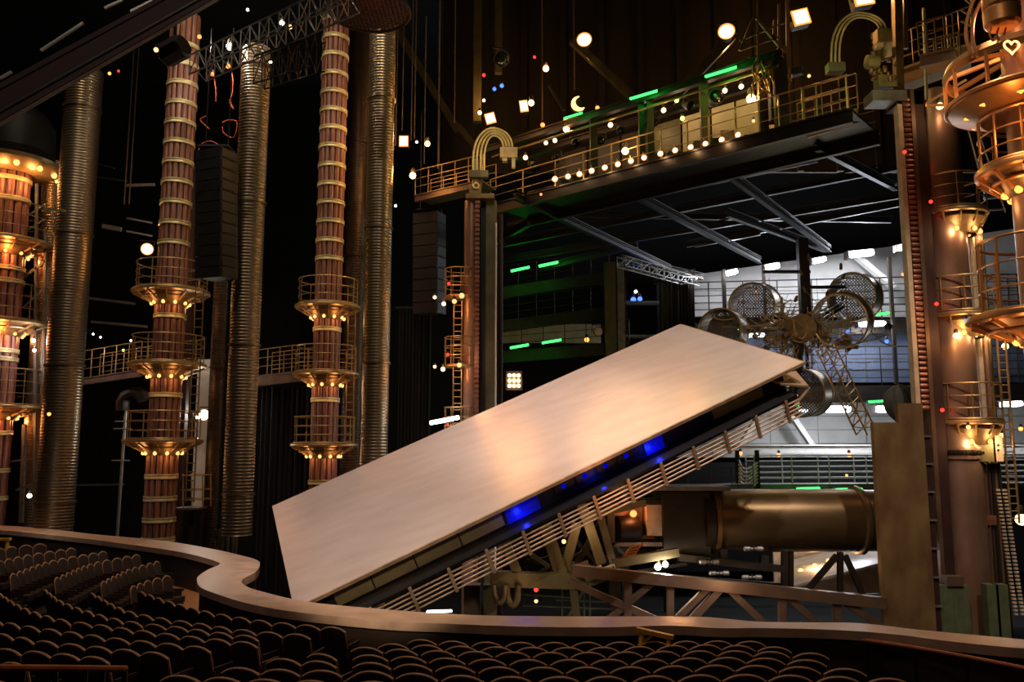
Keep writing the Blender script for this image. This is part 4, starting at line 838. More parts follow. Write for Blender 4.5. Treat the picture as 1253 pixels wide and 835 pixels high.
beams('tall_pole', 'tall tan pole rising past the frame top beside the hose arch', 'pole', [(1097,-20,1100,125,10)], 25.4, 'brass_dark'); beams('slim_pole', 'slim tan pole close against the tall pole beside the hose arch', 'pole', [(1107,-20,1108,60,5)], 25.4, 'brass_dark')

# ================================================================== CEILING GRID OVER THE STAGE
for i, (x0,y0,x1,y1,Ya,Yb) in enumerate(((612,300,1100,205,44,36),(612,320,1100,240,48,40),(620,275,1000,195,42,36),(640,262,1090,270,46,44),(840,300,1100,250,46,42),(630,240,820,330,34,46),(740,220,930,320,33,46),(860,190,1015,306,30,45),(890,262,1010,306,36,45),(1000,180,1095,230,28,40),(850,300,930,285,46,44),(800,345,850,335,46,46),(760,318,860,340,44,48),(660,330,780,300,48,44),(690,250,600,300,36,46))):
    p, q = at(x0,y0,Ya), at(x1,y1,Yb)
    t = thing('grid_girder', ('longest','second long','topmost long','level','short level','steep','middle steep','pale steep','second pale steep','outermost steep','pale short','pale hanging','lowest pale','dull lower','dull crossing')[i]+' steel girder of the dark grid above the raised deck', 'girder', p)
    part(t, 'girder_bar', MB().ibeam(p, q, 0.22, 0.28), 'steel_dark' if i in (10,11,12) else 'black_paint')
    part(t, 'conduit', MB().tube([p+Vector((0,-.2,.22)), q+Vector((0,-.2,.22))], 0.04), 'steel_black')

# ================================================================== BACKGROUND GALLERIES
YG = 52.0
def backwall(nm, x0, y0, x1, y1, Y, mt, dt=0.0):
    a, b = at(x0,y1,Y), at(x1,y0,Y); tl = b.z+dt; w = MB().hexa([(a.x,Y,a.z),(b.x,Y,a.z),(b.x,Y+.2,a.z),(a.x,Y+.2,a.z),(a.x,Y,b.z),(b.x,Y,tl),(b.x,Y+.2,tl),(a.x,Y+.2,b.z)]); s = struct(nm, w, mt)
    ln = MB(); n = max(2, int((b.z-a.z)/0.75))
    for i in range(1, n): ln.box(((a.x+b.x)/2, Y-0.02, a.z+(b.z-a.z)*i/n), (b.x-a.x, 0.05, 0.06))
    for i in range(1, 8): ln.box((a.x+(b.x-a.x)*i/8, Y-0.01, (a.z+b.z)/2), (0.05, 0.04, b.z-a.z))
    if nm != 'wall_gallery_base': struct('seam', ln, 'steel_grey', s); return s
backwall('wall_gallery_upper', 826,340,1290,388,YG,'wall_grey', 3.6); backwall('wall_gallery_middle', 826,396,1290,468,YG,'wall_blue'); backwall('wall_gallery_lower', 826,476,1290,560,YG,'wall_grey'); backwall('wall_gallery_base', 826,566,1290,700,YG,'wall_black')
walkway('upper gallery walkway with thin rails high on the pale back wall', (826,397), (1290,385), 50, 50, 2.6, 1.8, 'steel_dark', 'steel_dark', 12, nr=6, far_rail=False, fasc=0.9, rr=0.04)
walkway('middle gallery walkway with thin rails on the blue grey back wall', (826,474), (1290,470), 50, 50, 2.4, 1.8, 'steel_dark', 'steel_dark', 12, nr=5, far_rail=False, fasc=1.0, rr=0.035)
light('POINT', at(960,380,34), 160, (255,226,180), .4); light('POINT', at(1040,370,34), 140, (255,232,196), .4)  # fill lights added in front of the wheel rig
t = thing('white_girder', 'broad white horizontal girder low across the pale back wall', 'girder', at(878,556,49)); p, q = at(872,550,49), at(1290,550,49); part(t, 'girder_bar', MB().ibeam(p, q, 0.3, 0.55), 'white_paint')
for lab, x0,y0,x1,y1 in (('white diagonal brace above the white girder beside the folded deck end',968,508,994,546),('white diagonal brace rising at the raised deck end',905,548,925,515),('broad white diagonal brace on the upper gallery wall behind the rings',1046,312,1093,352)):
    t = thing('wall_brace', lab, 'brace', at(x1,max(y0,y1),50.8)); part(t, 'brace_bar', MB().bar(at(x0,y0,50.8), at(x1,y1,50.8), 0.5, 0.3), 'white_paint')
walkway('lower white railed gallery just above the cylinder arm', (924,593), (1290,591), 44, 44, 1.5, 1.6, 'steel_grey', 'white_paint', 9, nr=5, far_rail=True, rr=0.035, fasc=0.2)
walkway('low railed gallery landing behind the bearing end of the arm', (842,596), (922,592), 42, 42, 0.9, 1.5, 'steel_grey', 'steel_dark', 4, nr=2, far_rail=False)
t = thing('hose_loops', 'white looping hoses hanging at the lower gallery corner', 'hoses', at(905,600,43))
for i in range(7): part(t, 'hose', MB().tube(spline([at(904,563+i*5,43), at(908,572+i*5,42.9), at(916,574+i*4.4,42.8), at(927,566+i*4,43)], 5), 0.05, 6), 'white_paint')
for x in (903,927): part(t, 'post', MB().box(at(x,582,43.1), (0.2,0.15,2.6)), 'steel_dark')
# far left part of the gallery: dark levels with green tubes
for lab, A, B_, Y in (('dark upper gallery with green tubes seen past the mast',(612,352),(745,332),49),('dark middle gallery band seen past the mast',(612,393),(745,375),48),('lower gallery with green tubes seen above the deck edge',(612,430),(770,418),47)):
    walkway(lab, A, B_, Y, Y, 1.3, 2.0, 'steel_dark', 'steel_dark', 7, nr=3, far_rail=False, fasc=0.7, name='gallery_walkway')
PW = thing('gallery_backing', 'dim tan back panels of the lower dark gallery', 'panels', at(680,428,50.5)); a, b = at(614,420,50.5), at(735,397,50.5); part(PW, 'panel', MB().box(((a.x+b.x)/2, 50.5, (a.z+b.z)/2), (b.x-a.x, .1, b.z-a.z)), 'panel_beige')
GT = [(625,332,648,327,47,3.4,'upper green tube light nearest the mast on the dark gallery',30),(659,326,683,321,47,3.6,'upper green tube light further along the dark gallery',30),(624,426,647,422,45,3.4,'lower green tube light nearest the mast above the deck',30),(663,420,687,416,45,3.2,'lower green tube light further along above the deck',30),
      (902,403,922,399,47,2.6,'green tube light behind the lower ring of the wheel rig',10),(1064,386,1088,383,49,3.4,'green tube light beside the big ring near the tower',14),(974,599,1003,598,42,4,'green tube light under the lower white gallery, nearer the hoses',20),(1022,600,1055,599,42,4,'green tube light under the lower white gallery, nearer the tower',20),(1062,492,1083,491,48,3,'green tube light beside the foot of the lattice truss',12),(966,498,978,496,47,3,'short green tube light by the folded deck end',8)]
for x0,y0,x1,y1,Y,w_,lab,pw in GT: tube_light(lab, x0,y0,x1,y1,Y,'glow_green',w_, power=pw, col=(30,255,70))
WT = [(1038,312,1068,309,49,9,'fattest white tube light high on the gallery above the big rings',420),(1050,397,1083,396,49,7,'long white tube light below the big rings',260),(915,411,935,410,49,5,'dim white tube light behind the deck point',60),(1008,501,1040,501,48,8,'wide white tube light over the lower gallery panels',320),(962,504,988,503,48,4,'thin white tube light at the folded deck end',90),(1071,501,1087,501,47,8,'short white tube light beside the carriage plate',120),(936,328,953,325,49,8,'white tube light on the gallery above the paired rings',220),(888,335,902,332,49,7,'white tube light above the half hidden ring',160),(994,320,1010,317,49,7,'white tube light in the middle of the upper gallery',200),(834,342,853,340,46,4,'white tube light beside the dark drapes',80),(1098,304,1108,302,47,8,'white tube light touching the rack tower',120),(1222,496,1250,494,47,7,'white tube light behind the tower ladder',200)]
for x0,y0,x1,y1,Y,w_,lab,pw in WT: tube_light(lab, x0,y0,x1,y1,Y,'glow_cool',w_, power=pw*2.4, col=(240,244,255))
for x, y, r, g_, lab in ((906,555,2.4,'glow_orange','orange star lamp under the white girder by the deck end'),(953,557,2.4,'glow_amber','amber lamp under the middle of the white girder'),(1039,557,2.6,'glow_amber','amber lamp under the white girder near the tower'),(1036,582,1.6,'glow_amber','small amber lamp within the lower gallery rails'),(836,391+5,1,'glow_soft','tiny lamp at the drape foot'),(718,416,3,'glow_amber','orange lamp at the lower dark gallery end'),(1230,424,4,'glow_hot','round orange lamp beside the tower ladder'),(1225,533,3,'glow_warm','warm lamp at the cabinet beside the tower'),(1250,636,7,'glow_hot','round glowing lamp low at the frame edge'),(1249,525,2.5,'glow_amber','amber lamp at the frame edge by the pale wall'),(1105,336,2,'glow_orange','orange lamp beside the rack tower on the upper gallery'),(925,357,2,'glow_orange','small orange lamp inside the paired ring'),(1085,418,2.4,'glow_blue','blue lamp on the gallery post near the rack tower'),(1038,406,2.4,'glow_blue','blue lamp on the wheel rig arm'),(1019,448,2.4,'glow_blue','blue lamp beside the lattice truss'),(775,367,3.4,'glow_blue','pair blue lamp on the shelf beside the grey post'),(783,366,3,'glow_blue','second blue lamp on the shelf beside the grey post'),(778,357,2,'glow_cool','pale lamp above the blue lamps'),(656,722,2.6,'glow_red','red lamp hanging below the deck frame'),(656,736,2.2,'glow_warm','pale lamp just under the red one below the deck'),(805,694,4,'glow_white','larger white work light among the struts under the arm'),(814,691,3.6,'glow_white','star white work light beside the larger one under the arm'),(690,663,2.6,'glow_warm','white lamp between struts under the deck rail'),(1080,763,1.8,'glow_green','tiny green lamp at the foot of the carriage plate')):
    Y = 48 if 300 < y < 600 and x < 1200 else (25 if y > 600 and x < 1100 else 27)
    if 836 < y: Y = 24
    bulb(lab, x, y, Y, r, g_, power=(60 if 'work light' in lab else (12 if 'blue' in g_ else 0)), col=(255,240,220) if 'blue' not in g_ else (60,90,255))
# posts, drapes and shelf right of the dark gallery
t = thing('gallery_post', 'broad olive and grey steel post between dark gallery and drapes', 'post', (at(752,440,47).x, 47, ZP)); zt = at(752,322,47).z
part(t, 'flange', MB().box((at(747,400,47).x, 47, (zt+ZP)/2), (0.62,0.6,zt-ZP)), 'steel_olive'); part(t, 'web', MB().box((at(760,400,47).x, 47.1, (zt+ZP)/2), (0.42,0.5,zt-ZP)), 'steel_grey')
t = thing('gear_shelf', 'steel shelf with small gear between the grey post and the drapes', 'shelf', at(785,372,47.5))
part(t, 'shelf_board', MB().box(at(785,371,47.8), (2.0,.8,.12)), 'steel_grey')
for x in (766,806): part(t, 'upright', MB().box((at(x,400,47.9).x,47.9,(at(x,340,47.9).z+ZP)/2),(.15,.15,at(x,340,47.9).z-ZP)), 'steel_dark')
part(t, 'shelf_board', MB().box(at(785,412,47.8), (2.0,.8,.12)), 'steel_grey')
drape('grey folded drape beside the gear shelf', 808, 338, 828, 430, 46, 'curtain_grey', 0.1, 4); drape('dark narrow folded drape against the pale gallery wall', 829, 342, 849, 440, 45.5, 'curtain_grey', 0.14, 6)
can_lamp('dull white round spotlight above the deck edge by the olive post', 732,406,45,5.5,'cabinet_pale', axis=(0.2,-1,0), L=1.4)
lattice('long pale lattice truss running to the white lights beside the drapes', at(760,314,40), at(850,340,46), 0.5, 0.5, 10, 0.03, 'steel_grey')
can_lamp('small black spotlight on the gallery post beside the rack tower', 1087,400,47,4,'lens_dark', axis=(-.4,-1,-.3)); 
for lab, x, y0, y1, w_ in (('slim dark gallery post nearest the rack tower',1097,315,470,4),('slim grey gallery post beside the half hidden ring',889,330,440,4),('slim dark gallery post behind the paired rings',937,330,400,3)):
    a, b = at(x,y1,48.8), at(x,y0,48.8); single('gallery_upright', lab, 'post', MB().box((a.x,48.8,(a.z+b.z)/2),(m(w_,48.8),.2,b.z-a.z)), 'steel_dark')

# ================================================================== WHEEL RIG
YW = 40.0
wr = thing('wheel_rig', 'cluster of large hollow drum rings round a cable wrapped hub', 'wheel rig', at(985,440,YW))
def drum(px, py, rpx, dY, axis, wd=1.0, net=True):
    c = at(px, py, YW+dY); R = m(rpx, YW+dY); a = Vector(axis).normalized()
    d = part(wr, 'drum_ring', MB().lathe(c, [(R,-wd/2),(R+0.03,-wd/2),(R+0.03,wd/2),(R,wd/2),(R-0.03,wd/2),(R-0.03,-wd/2),(R,-wd/2)], axis=a, n=56, caps=False), 'wheel_skin')
    part(d, 'rim', MB().ring(c+a*wd/2, R+0.03, 0.045, axis=a, seg=56).ring(c-a*wd/2, R+0.03, 0.045, axis=a, seg=56), 'brass_steel')
    ms = MB(); e = a.orthogonal().normalized(); f_ = a.cross(e)
    for i in range(28):
        t = 2*PI*i/28; ms.tube([c+(e*math.cos(t)+f_*math.sin(t))*(R-.04)-a*wd/2, c+(e*math.cos(t+.2)+f_*math.sin(t+.2))*(R-.04)+a*wd/2], 0.012, 4)
    part(d, 'inner_mesh', ms, 'wheel_inner')
    gm = MB(); k = -R+.1
    while k < R:
        s_ = math.sqrt(max(0.0, R*R-k*k))*.98
        gm.bar(c+a*wd*.42+e*k-f_*s_, c+a*wd*.42+e*k+f_*s_, .06, .01, a); gm.bar(c+a*wd*.42+f_*k-e*s_, c+a*wd*.42+f_*k+e*s_, .06, .01, a); k += .115
    if net: part(d, 'net_mesh', gm, 'wheel_inner')
    return c, R, a
cs = [drum(885,406,27,1.0,(0.75,1,0.05)), drum(924,376,29,1.5,(0.8,1,0.15)), drum(1046,364,29,1.5,(0.95,1,0.1)), drum(1031,392,33,-1.2,(0.9,1,0.35), 0.8, False), drum(986,481,28,0.5,(0.95,1,0.1))]
h = at(982,404,YW+0.3)
part(wr, 'hub', MB().lathe(h, [(0.3,-.9),(0.7,-.8),(0.8,0),(0.7,.8),(0.3,.9)], axis=(0.4,1,0.05), n=24), 'wheel_inner')
for c, R, a in cs:
    d = (c-h).normalized()
    for s in (-.35,.35): part(wr, 'arm', MB().bar(h+a*s, c-d*R*0.9+a*s, 0.13), 'steel_dark'); part(wr, 'arm', MB().bar(h+a*s+Vector((0,0,.35)), c+a*s-d*R*0.95+Vector((0,0,.2)), 0.08), 'brass_dark')
cb = MB(); random.seed(3)
for i in range(260):
    a0 = Vector((random.gauss(.1,1.25), random.gauss(-.2,.5), random.gauss(-.1,.7))); a1 = a0+Vector((random.gauss(0,.8), random.gauss(0,.3), random.gauss(0,.35))); mid = (a0+a1)/2+Vector((0,0,random.uniform(-.55,.1)))
    cb.tube(spline([h+a0, h+mid, h+a1], 5), random.choice((.015,.022,.035)), 5)
ob = part(wr, 'tangled_cable', cb, 'cable_tan', smooth=80); ob['kind'] = 'stuff'
nt = MB()
for i in range(40):
    x = random.gauss(0,1.3); z = -abs(random.gauss(0,.5))-.3; nt.box(h+Vector((x, random.gauss(-.2,.4), z)), (.25,.25,.2), Matrix.Rotation(random.random()*3,3,'Y'))
part(wr, 'net_bundle', nt, 'wheel_inner')['kind'] = 'stuff'
part(wr, 'hanger_mast', MB().box(h+Vector((.25,.2,2.6)), (.5,.4,4.2)).box(h+Vector((-.6,.2,3.0)),(2.4,.15,.15)).box(h+Vector((1.2,.2,2.2)),(2.2,.15,.15)), 'steel_dark')
for i in range(8):
    x = random.uniform(-.6,2.2); b = h+Vector((x, random.uniform(-.3,.3), random.uniform(1.2,3.6))); part(wr, 'fitting', MB().lathe(b, [(.05,0),(.08,.03),(.08,.25),(.04,.35)], axis=(random.uniform(-.6,.6),0,1), n=10), 'brass_dark')
part(wr, 'lower_stem', MB().tube([h, at(972,470,YW), at(968,500,YW)], 0.22, 10), 'steel_dark')
lattice('tan lattice truss leaning from the wheel rig down to the carriage plate', at(1014,420,33), at(1064,524,31), 0.5, 0.5, 11, 0.035, 'brass_steel')
rb = thing('tarp_bundle', 'grey tarpaulin bundle tied above the carriage plate shoulder', 'bundle', at(1103,515,26)); b = MB(); c = at(1102,494,26)
rows = []
for i in range(9):
    th = PI*i/8; rows.append([c+Vector((math.cos(2*PI*j/14)*math.sin(th)*.5*(1+.12*math.sin(5*j+i)), math.sin(2*PI*j/14)*math.sin(th)*.4*(1+.1*math.sin(3*j)), math.cos(th)*.62)) for j in range(15)])
b.grid(rows); part(rb, 'cloth', b, 'curtain_grey', smooth=80); part(rb, 'strap', MB().ring(c+Vector((0.05,0,0)), .5, .03, axis=(1,0,.1), seg=24), 'black_cloth')
# ================================================================== RACK TOWER ON THE SIDE OF THE STAGE
YT = 25.5
xt = at(1166,460,YT).x; rt = m(26,YT); ztop = at(1150,118,YT).z
tw = thing('rack_tower', 'great rust coloured cylinder tower with toothed rack and lit railed rings', 'tower', (xt, YT, ZP))
part(tw, 'cylinder', MB().lathe((xt,YT,ZP), [(rt,0),(rt,ztop-ZP),(rt*.8,ztop-ZP+.1),(0.01,ztop-ZP+.12)], n=48, caps=False), 'copper')
xg = at(1136,460,YT).x; 
part(tw, 'girder', MB().box((xg, YT-0.1, (ztop+ZP)/2), (0.32,0.8,ztop-ZP)), 'girder_red', 'dark red box girder')
part(tw, 'girder', MB().box((xg-0.22, YT-0.25, (ztop+ZP)/2), (0.12,0.6,ztop-ZP)), 'steel_brown')
xr = at(1119,420,YT).x; zr = at(1119,500,YT).z; zrt = at(1112,128,YT).z
rk = MB().box((xr, YT-.35, (zr+zrt)/2), (0.34,.18,zrt-zr)); z = zr
while z < zrt:
    rk.lathe((xr-.15,YT-.46,z), [(.06,0),(.075,.03),(.075,.27),(.06,.3)], axis=(1,0,0), n=8); z += 0.17
part(tw, 'toothed_rack', rk, 'chain_red'); part(tw, 'pale_edge', MB().box((xr-.24, YT-.35, (zr+zrt)/2), (0.14,.3,zrt-zr)), 'cabinet_pale', 'pale steel edge strip')
part(tw, 'cap_block', MB().box((xr+.15, YT-.1, zrt+.05), (0.95,.8,.5)), 'girder_red')
xc = at(1177,420,YT).x
for yd in (252,380,514):
    zd = at(1172,yd,YT-.9).z; pf = ring_platform(tw, xc, YT, zd, m(40,YT), rt*0.9, 1.12, 0.94, 0.75, 8, energy=0, a_off=0.2)
    for t_ in (-2.0,-1.1,.2):
        d = Vector((math.cos(t_), math.sin(t_), 0)); light('POINT', Vector((xc,YT,zd))+d*(rt+.28)-Vector((0,0,.72)), 22, (255,205,145), 0.12)
for y in (549,554,560): part(tw, 'bolt_band', MB().lathe((xt,YT,at(0,y,YT-.6).z), [(rt,-.05),(rt+.05,-.05),(rt+.05,.05),(rt,.05)], n=48, caps=False), 'steel_dark' if y == 554 else 'copper')
b = MB()
for i in range(40):
    t_ = 2*PI*i/40; b.lathe((xt+math.cos(t_)*(rt+.05),YT+math.sin(t_)*(rt+.05),at(0,554,YT-.6).z), [(.04,0),(.04,.05)], axis=(math.cos(t_),math.sin(t_),0), n=6)
part(tw, 'bolt_ring', b, 'steel_black')
for i, (x, w_, mt) in enumerate(((1199,.14,'cabinet_pale'),(1207,.16,'copper'),(1212,.10,'steel_olive'))):
    xx = at(x,440,YT+.3).x; part(tw, 'riser_pipe', MB().tube([(xx,YT+.3,ZP),(xx,YT+.3,at(x,275,YT).z)], w_*.7, 8), mt)
for x in (1218,1228): part(tw, 'ladder_rail', MB().tube([(at(x,450,YT).x,YT-.2,at(0,640,YT).z),(at(x,450,YT).x,YT-.2,at(0,396,YT).z)], .035, 6), 'brass_steel')
for y in range(400,640,9): part(tw, 'ladder_rung', MB().tube([(at(1218,450,YT).x,YT-.2,at(0,y,YT).z),(at(1228,450,YT).x,YT-.2,at(0,y,YT).z)], .022, 5), 'brass_steel')
for x, y, lab in ((1139,247,'red lamp on the top ring of the rack tower'),(1146,372,'red lamp on the middle ring of the rack tower'),(1153,502,'red lamp on the lowest ring of the rack tower'),(1107,126+60,'small red glint lamp on the toothed rack')):
    bulb(lab, x, y, YT-1.1, 2.2, 'glow_red', power=1.5, col=(255,30,20))
bulb('star warm lamp on a bracket at the rack tower top', 1150,130,YT-1,4.5,'glow_hot', power=25, col=(255,200,150)); beams('lamp_bracket', 'copper bracket arm from the copper ring tower to the tower top lamp', 'bracket', [(1133,127,1182,98,3),(1133,129,1190,128,3)], 20, 'copper_bright')
bulb('star warm lamp below the middle ring of the rack tower', 1170,411,YT-1,3.5,'glow_hot', power=40); bulb('blue lamp below the middle ring of the rack tower', 1182,392,YT-1,2,'glow_blue'); bulb('warm lamp under the lowest ring by the cabinet', 1185,523,YT-.9,2.5,'glow_warm', power=10)
kb = thing('control_cabinet', 'olive control cabinet with pale side hung on the rack tower', 'cabinet', at(1206,566,YT-.6)); PXB(kb, 1193,533,1217,565,YT-.6,.35,'cabinet_olive','door'); PXB(kb, 1217,533,1226,565,YT-.6,.35,'cabinet_pale','side_panel','pale side panel'); 
for y in (545,551): part(kb, 'knob', MB().lathe(at(1221,y,YT-.62), [(.03,0),(.03,.04)], axis=(0,-1,0), n=8), 'steel_black')
pp = thing('pipe_bundle', 'bundle of dark vertical pipes below the olive cabinet', 'pipes', (at(1212,640,YT).x, YT, ZP))
for i, x in enumerate((1200,1205,1209,1213,1217)): xx = at(x,600,YT).x; part(pp, 'pipe', MB().tube([(xx,YT-.3,ZP),(xx,YT-.3,at(x,567,YT).z)], .045, 6), ('steel_brown','girder_red','steel_dark','steel_brown','steel_dark')[i])
part(pp, 'pipe_clamp', MB().box(at(1208,637,YT-.35), (.5,.12,.28)), 'chain_red')
ch = thing('drag_chain', 'pale link drag chain hanging in two strands beside the pipe bundle', 'chain', at(1228,745,YT)); 
for s, x in enumerate((1221,1229)):
    for i in range(34): part(ch, 'link', MB().box(at(x,600,YT-.4)+Vector((0.004*i*2,0,-.11*i)), (.10,.08,.055)), 'cabinet_pale')
for lab, x0, y0, x1, y1 in (('squat green steel box post standing against the rack tower foot',1152,717,1185,800),('green steel box post at the foot of the drag chain',1213,716,1233,800)):
    t = thing('box_post', lab, 'post', at((x0+x1)/2,y1,YT-1.2)); w_ = (x1-x0)*.42
    PXB(t, x0,y0,x0+w_,y1,YT-1.2,.3,'green_steel','post_half'); PXB(t, x1-w_,y0,x1,y1,YT-1.2,.3,'green_steel','post_half'); part(t, 'slot_bar', MB().tube([at((x0+x1)/2,y1,YT-1.1), at((x0+x1)/2,y0+3,YT-1.1)], .05), 'steel_grey')
    if x1 < 1200: PXB(t, 1160,706,1179,718,YT-1.25,.35,'steel_brown','cap_block')
# gallery by the tower side
walkway('bracketed gallery platform high between the tall pole and the copper tower', (1125,68), (1168,58), 21, 20.5, .95, 1.2, 'panel_beige', 'brass_steel', 5, fasc=.35)
walkway('long upper gallery behind the tall pole near the frame top', (1104,84), (1190,52), 27, 26, 1.3, 2, 'panel_beige', 'brass_steel', 7, fasc=.6)
beams('white_pole', 'pale slim pole with bent hooks above the bracketed gallery', 'pole', [(1189,-20,1190,62,3),(1178,-4,1189,6,2),(1176,12,1188,20,2),(1176,26,1188,32,2)], 20, 'cabinet_pale')
beams('bright_pole', 'slim bright pole dropping in front of the gallery to the rack tower top', 'pole', [(1130,10,1134,122,3)], 24, 'cabinet_pale')
for lab, L in (('thin rope slanting down behind the rack tower rings',[(1158,60,1205,235)]),('thin rope slanting past the copper tower drum',[(1180,110,1230,260)])):
    beams('slack_rope', lab, 'rope', [L[0]+(1.4,)], 22, 'wire_thin')
for w_, L in (('upper',(1204,236,1232,232,3)),('middle',(1204,243,1232,240,3)),('lowest thin',(1200,258,1230,256,2))): beams('side_pipe', w_+' pale pipe in the dark between rack tower and copper ring tower', 'pipe', [L], 34, 'white_paint')
# ================================================================== COPPER RING TOWER CUT BY THE FRAME EDGE
YF = 14.5
xf = at(1277,300,YF).x; rf = m(38,YF)
ft = thing('copper_ring_tower', 'big copper tower of stacked glowing rings cut by the frame edge', 'tower', (xf, YF, ZP))
part(ft, 'core', MB().lathe((xf,YF,ZP), [(rf*.8,0),(rf*.8,at(0,-60,YF).z-ZP)], n=40), 'copper')
cc = 'copper_bright'
def fz(y): return at(1277,y,YF).z
R1 = m(96,YF)
c = Vector((xf,YF,fz(97)))
pf = part(ft, 'lamp_ring', MB().lathe(c+Vector((0,0,.25)), [(R1*.97,-.1),(R1*1.0,-.12),(R1*1.03,0),(R1*1.0,.12),(R1*.97,.1),(R1*.97,-.1)], n=64, caps=False), cc)
part(pf, 'lower_hoop', MB().ring(c-Vector((0,0,.42)), R1*1.02, .035, seg=64), cc); part(pf, 'tray', MB().lathe(c-Vector((0,0,.6)), [(rf*.8,-.02),(R1*.6,-.12),(R1*.98,.12),(R1*1.0,.18)], n=64, caps=False), cc)
b = MB()
for i in range(12):
    a = 2*PI*i/12; d = Vector((math.cos(a),math.sin(a),0)); b.bar(c+d*R1+Vector((0,0,.25)), c+d*R1*1.0-Vector((0,0,.45)), .05); b.bar(c+d*R1+Vector((0,0,.3)), c+d*rf*.8+Vector((0,0,.5)), .07)
part(pf, 'strut_lattice', b, cc)
for i in range(10):
    a = 2*PI*(i+.35)/10; q = c+Vector((math.cos(a)*R1*.72, math.sin(a)*R1*.72, -.42))
    part(pf, 'bell_lamp', MB().lathe(q, [(.15,-.16),(.16,-.1),(.13,.02),(.08,.12),(.001,.16)], n=14, caps=False), 'steel_black'); part(pf, 'bulb', MB().lathe(q-Vector((0,0,.16)), [(.001,.06),(.09,.03),(.12,-.02),(.001,-.06)], n=10), 'glow_amber')
hl = thing('heart_lamp', 'heart shaped glowing orange lamp inside the copper ring', 'lamp', at(1238,58,YF-1)); q = at(1238,57,YF-1.75); P = []
for i in range(25):
    t_ = 2*PI*i/24; P.append(q+Vector((.0078*16*math.sin(t_)**3, 0, .0078*(13*math.cos(t_)-5*math.cos(2*t_)-2*math.cos(3*t_)-math.cos(4*t_)))))
part(hl, 'tube', MB().tube(P[:-1], .018, 6, closed=True), 'glow_warm'); part(hl, 'stem', MB().tube([q+Vector((0,0,.05)), q+Vector((.12,.3,.3))], .015), cc)
dr = part(ft, 'bowl_drum', MB().lathe((at(1226,20,YF-.9).x,YF-.9,at(1226,33,YF-.9).z), [(.001,.02),(.24,.0),(.29,.05),(.30,.3),(.27,.34),(.30,.38),(.30,.9)], n=32, caps=False), cc, 'small copper bowl drum')
for i, x in enumerate((1213,1222,1231)): part(ft, 'cable_hook', MB().tube(spline([at(x,34,YF-.9), at(x-2,42,YF-.9), at(x+2,50,YF-.9), at(x+5,44,YF-.9)], 4), .018, 6), cc)
for k in range(2): part(ft, 'hoop_hose', MB().tube(spline([at(1210-k*12,-15,YF-.6), at(1193-k*8,18,YF-.6), at(1190-k*8,45,YF-.6), at(1196-k*6,70,YF-.6)], 5), .03, 6), cc)
for yd, Rp, hr in ((385,92,1.35),(205,70,.95)):
    zd = fz(yd); R = m(Rp,YF); ring_platform(ft, xf, YF, zd, R, rf*.8, hr, .80 if yd > 300 else .9, .55, 8, energy=0, nposts=12, mt=cc, bulb='glow_amber', a_off=.27)
    for t_ in (-2.6,-2.0,2.6): light('POINT', (xf+math.cos(t_)*(rf+.35),YF+math.sin(t_)*(rf+.35),zd-.62), 9, (255,186,120), .1)
for t_ in (-2.6,-1.9,2.5): light('POINT', (xf+math.cos(t_)*(rf+.5),YF+math.sin(t_)*(rf+.5),c.z-.25), 16, (255,186,120), .1)
light('POINT', (xf-.95,YF-.8,c.z-1.1), 14, (255,180,110), .1); light('POINT', (xf-R1*.6,YF-.5,c.z+.9), 14, (255,190,130), .1)  # first is a fill added to warm the underside of the tray

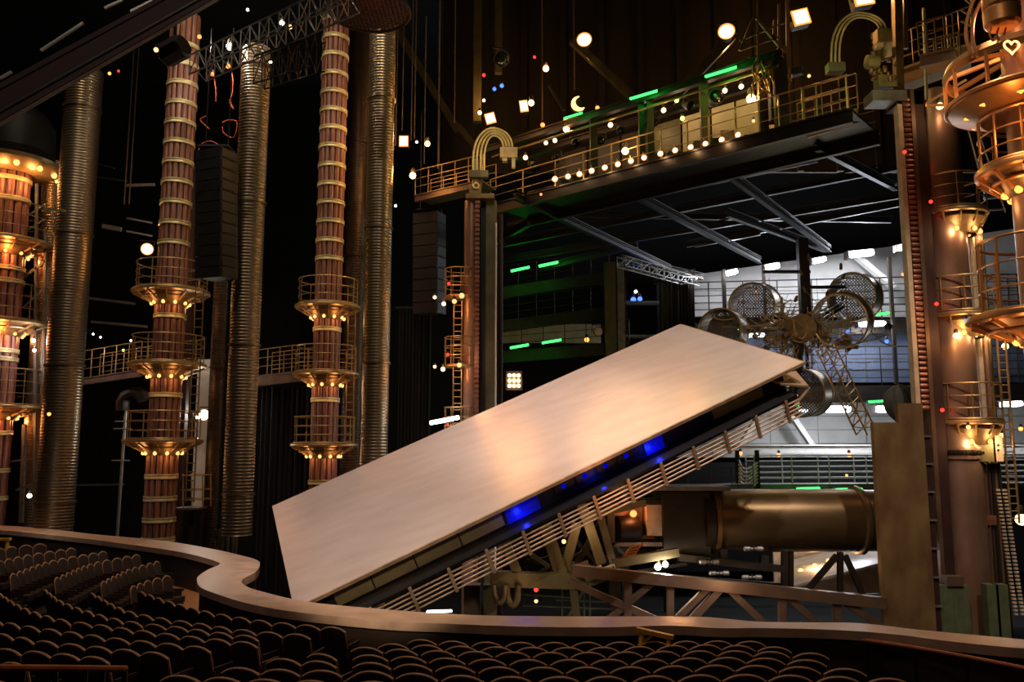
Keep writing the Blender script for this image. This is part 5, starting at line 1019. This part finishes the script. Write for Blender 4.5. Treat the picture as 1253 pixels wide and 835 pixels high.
# ================================================================== UNSEEN SPOTS AND ADDED FILL LIGHTS
DC = D(LU/2, LV/2, 0)
def add_spot(loc, tgt, e, rgb, spot, size=0.4, blend=.6): light('SPOT', loc, e, rgb, size, tgt, spot, blend, 'unseen_spot')  # unseen spots without fixtures, some only fill dark areas
add_spot((-3, 8, 26), D(5,3.4,0), 21000, (255,241,240), 34); add_spot((8, 10, 27), D(11.5,2.8,0), 27000, (255,241,238), 28)
add_spot((-14, 12, 27), (-13, 33, 14), 2600, (255,238,216), 40, .3); add_spot((0, 10, 28), (-6, 35, 14), 2600, (255,240,216), 34, .3)
for x_, y_ in ((-18.0,30),(-13.6,29.6),(-10.2,28),(-7.6,31.2),(-5.2,29.8)): add_spot((x_, y_-.8, 26.5), (x_, y_+4.2, 15), 1100, (255,232,196), 62, .3, .8)
add_spot((-9, 14, 27), (-19, 31, 10), 2200, (255,232,206), 40, .3)
add_spot((0, 14, 26), (0, 16, 1), 4200, (255,232,216), 100, .6); add_spot((-12, 16, 26), (-10, 22, 1), 1500, (255,226,204), 70, .6)
add_spot((0, 2, 22), (0, 11, 1), 900, (255,214,184), 100, .6)
add_spot((14, 10, 24), (13.5, 25, 2), 10000, (255,232,208), 34, .4); add_spot((2, 6, 20), (11.5, 24, 0), 3500, (255,232,208), 26, .4)  # fill added for the carriage plate and rack tower side
add_spot((-3, 9, 5.2), D(3.4,LV,-0.5), 2600, (255,232,200), 34, 0.2, .5); light('POINT', D(9, LV+2.2, -1.6), 60, (255,180,110), .3); light('POINT', at(720,655,24.3), 30, (255,205,150), .3); light('POINT', at(900,715,23), 34, (255,214,170), .3); light('POINT', at(640,730,23.5), 16, (255,205,150), .3)  # fill added for deck fascia, railing and the steel below
tube_light('white tube light low behind the deck rail at the parapet', 522,749,553,748,24,'glow_white',3)
beams('pit_scaffold', 'thin green scaffold bars between the truss posts behind the parapet', 'scaffold', [(688,712,688,775,2),(715,712,715,775,2),(722,715,722,775,2),(715,722,690,765,3),(680,735,760,738,1.5),(640,742,760,746,1.5),(636,728,700,732,1.5)], 29, 'green_steel')
W = bpy.data.worlds.new('world'); SC.world = W; W.use_nodes = True
W.node_tree.nodes['Background'].inputs[0].default_value = (0.9,0.75,0.6,1); W.node_tree.nodes['Background'].inputs[1].default_value = 0.004
SC.view_settings.view_transform = 'Standard'; SC.view_settings.look = 'None'; SC.view_settings.gamma = 1; SC.view_settings.exposure = 0; SC.view_settings.use_curve_mapping = False
SC.cycles.use_denoising = True; SC.cycles.max_bounces = 5; SC.cycles.diffuse_bounces = 2; SC.cycles.glossy_bounces = 3; SC.cycles.sample_clamp_indirect = 4
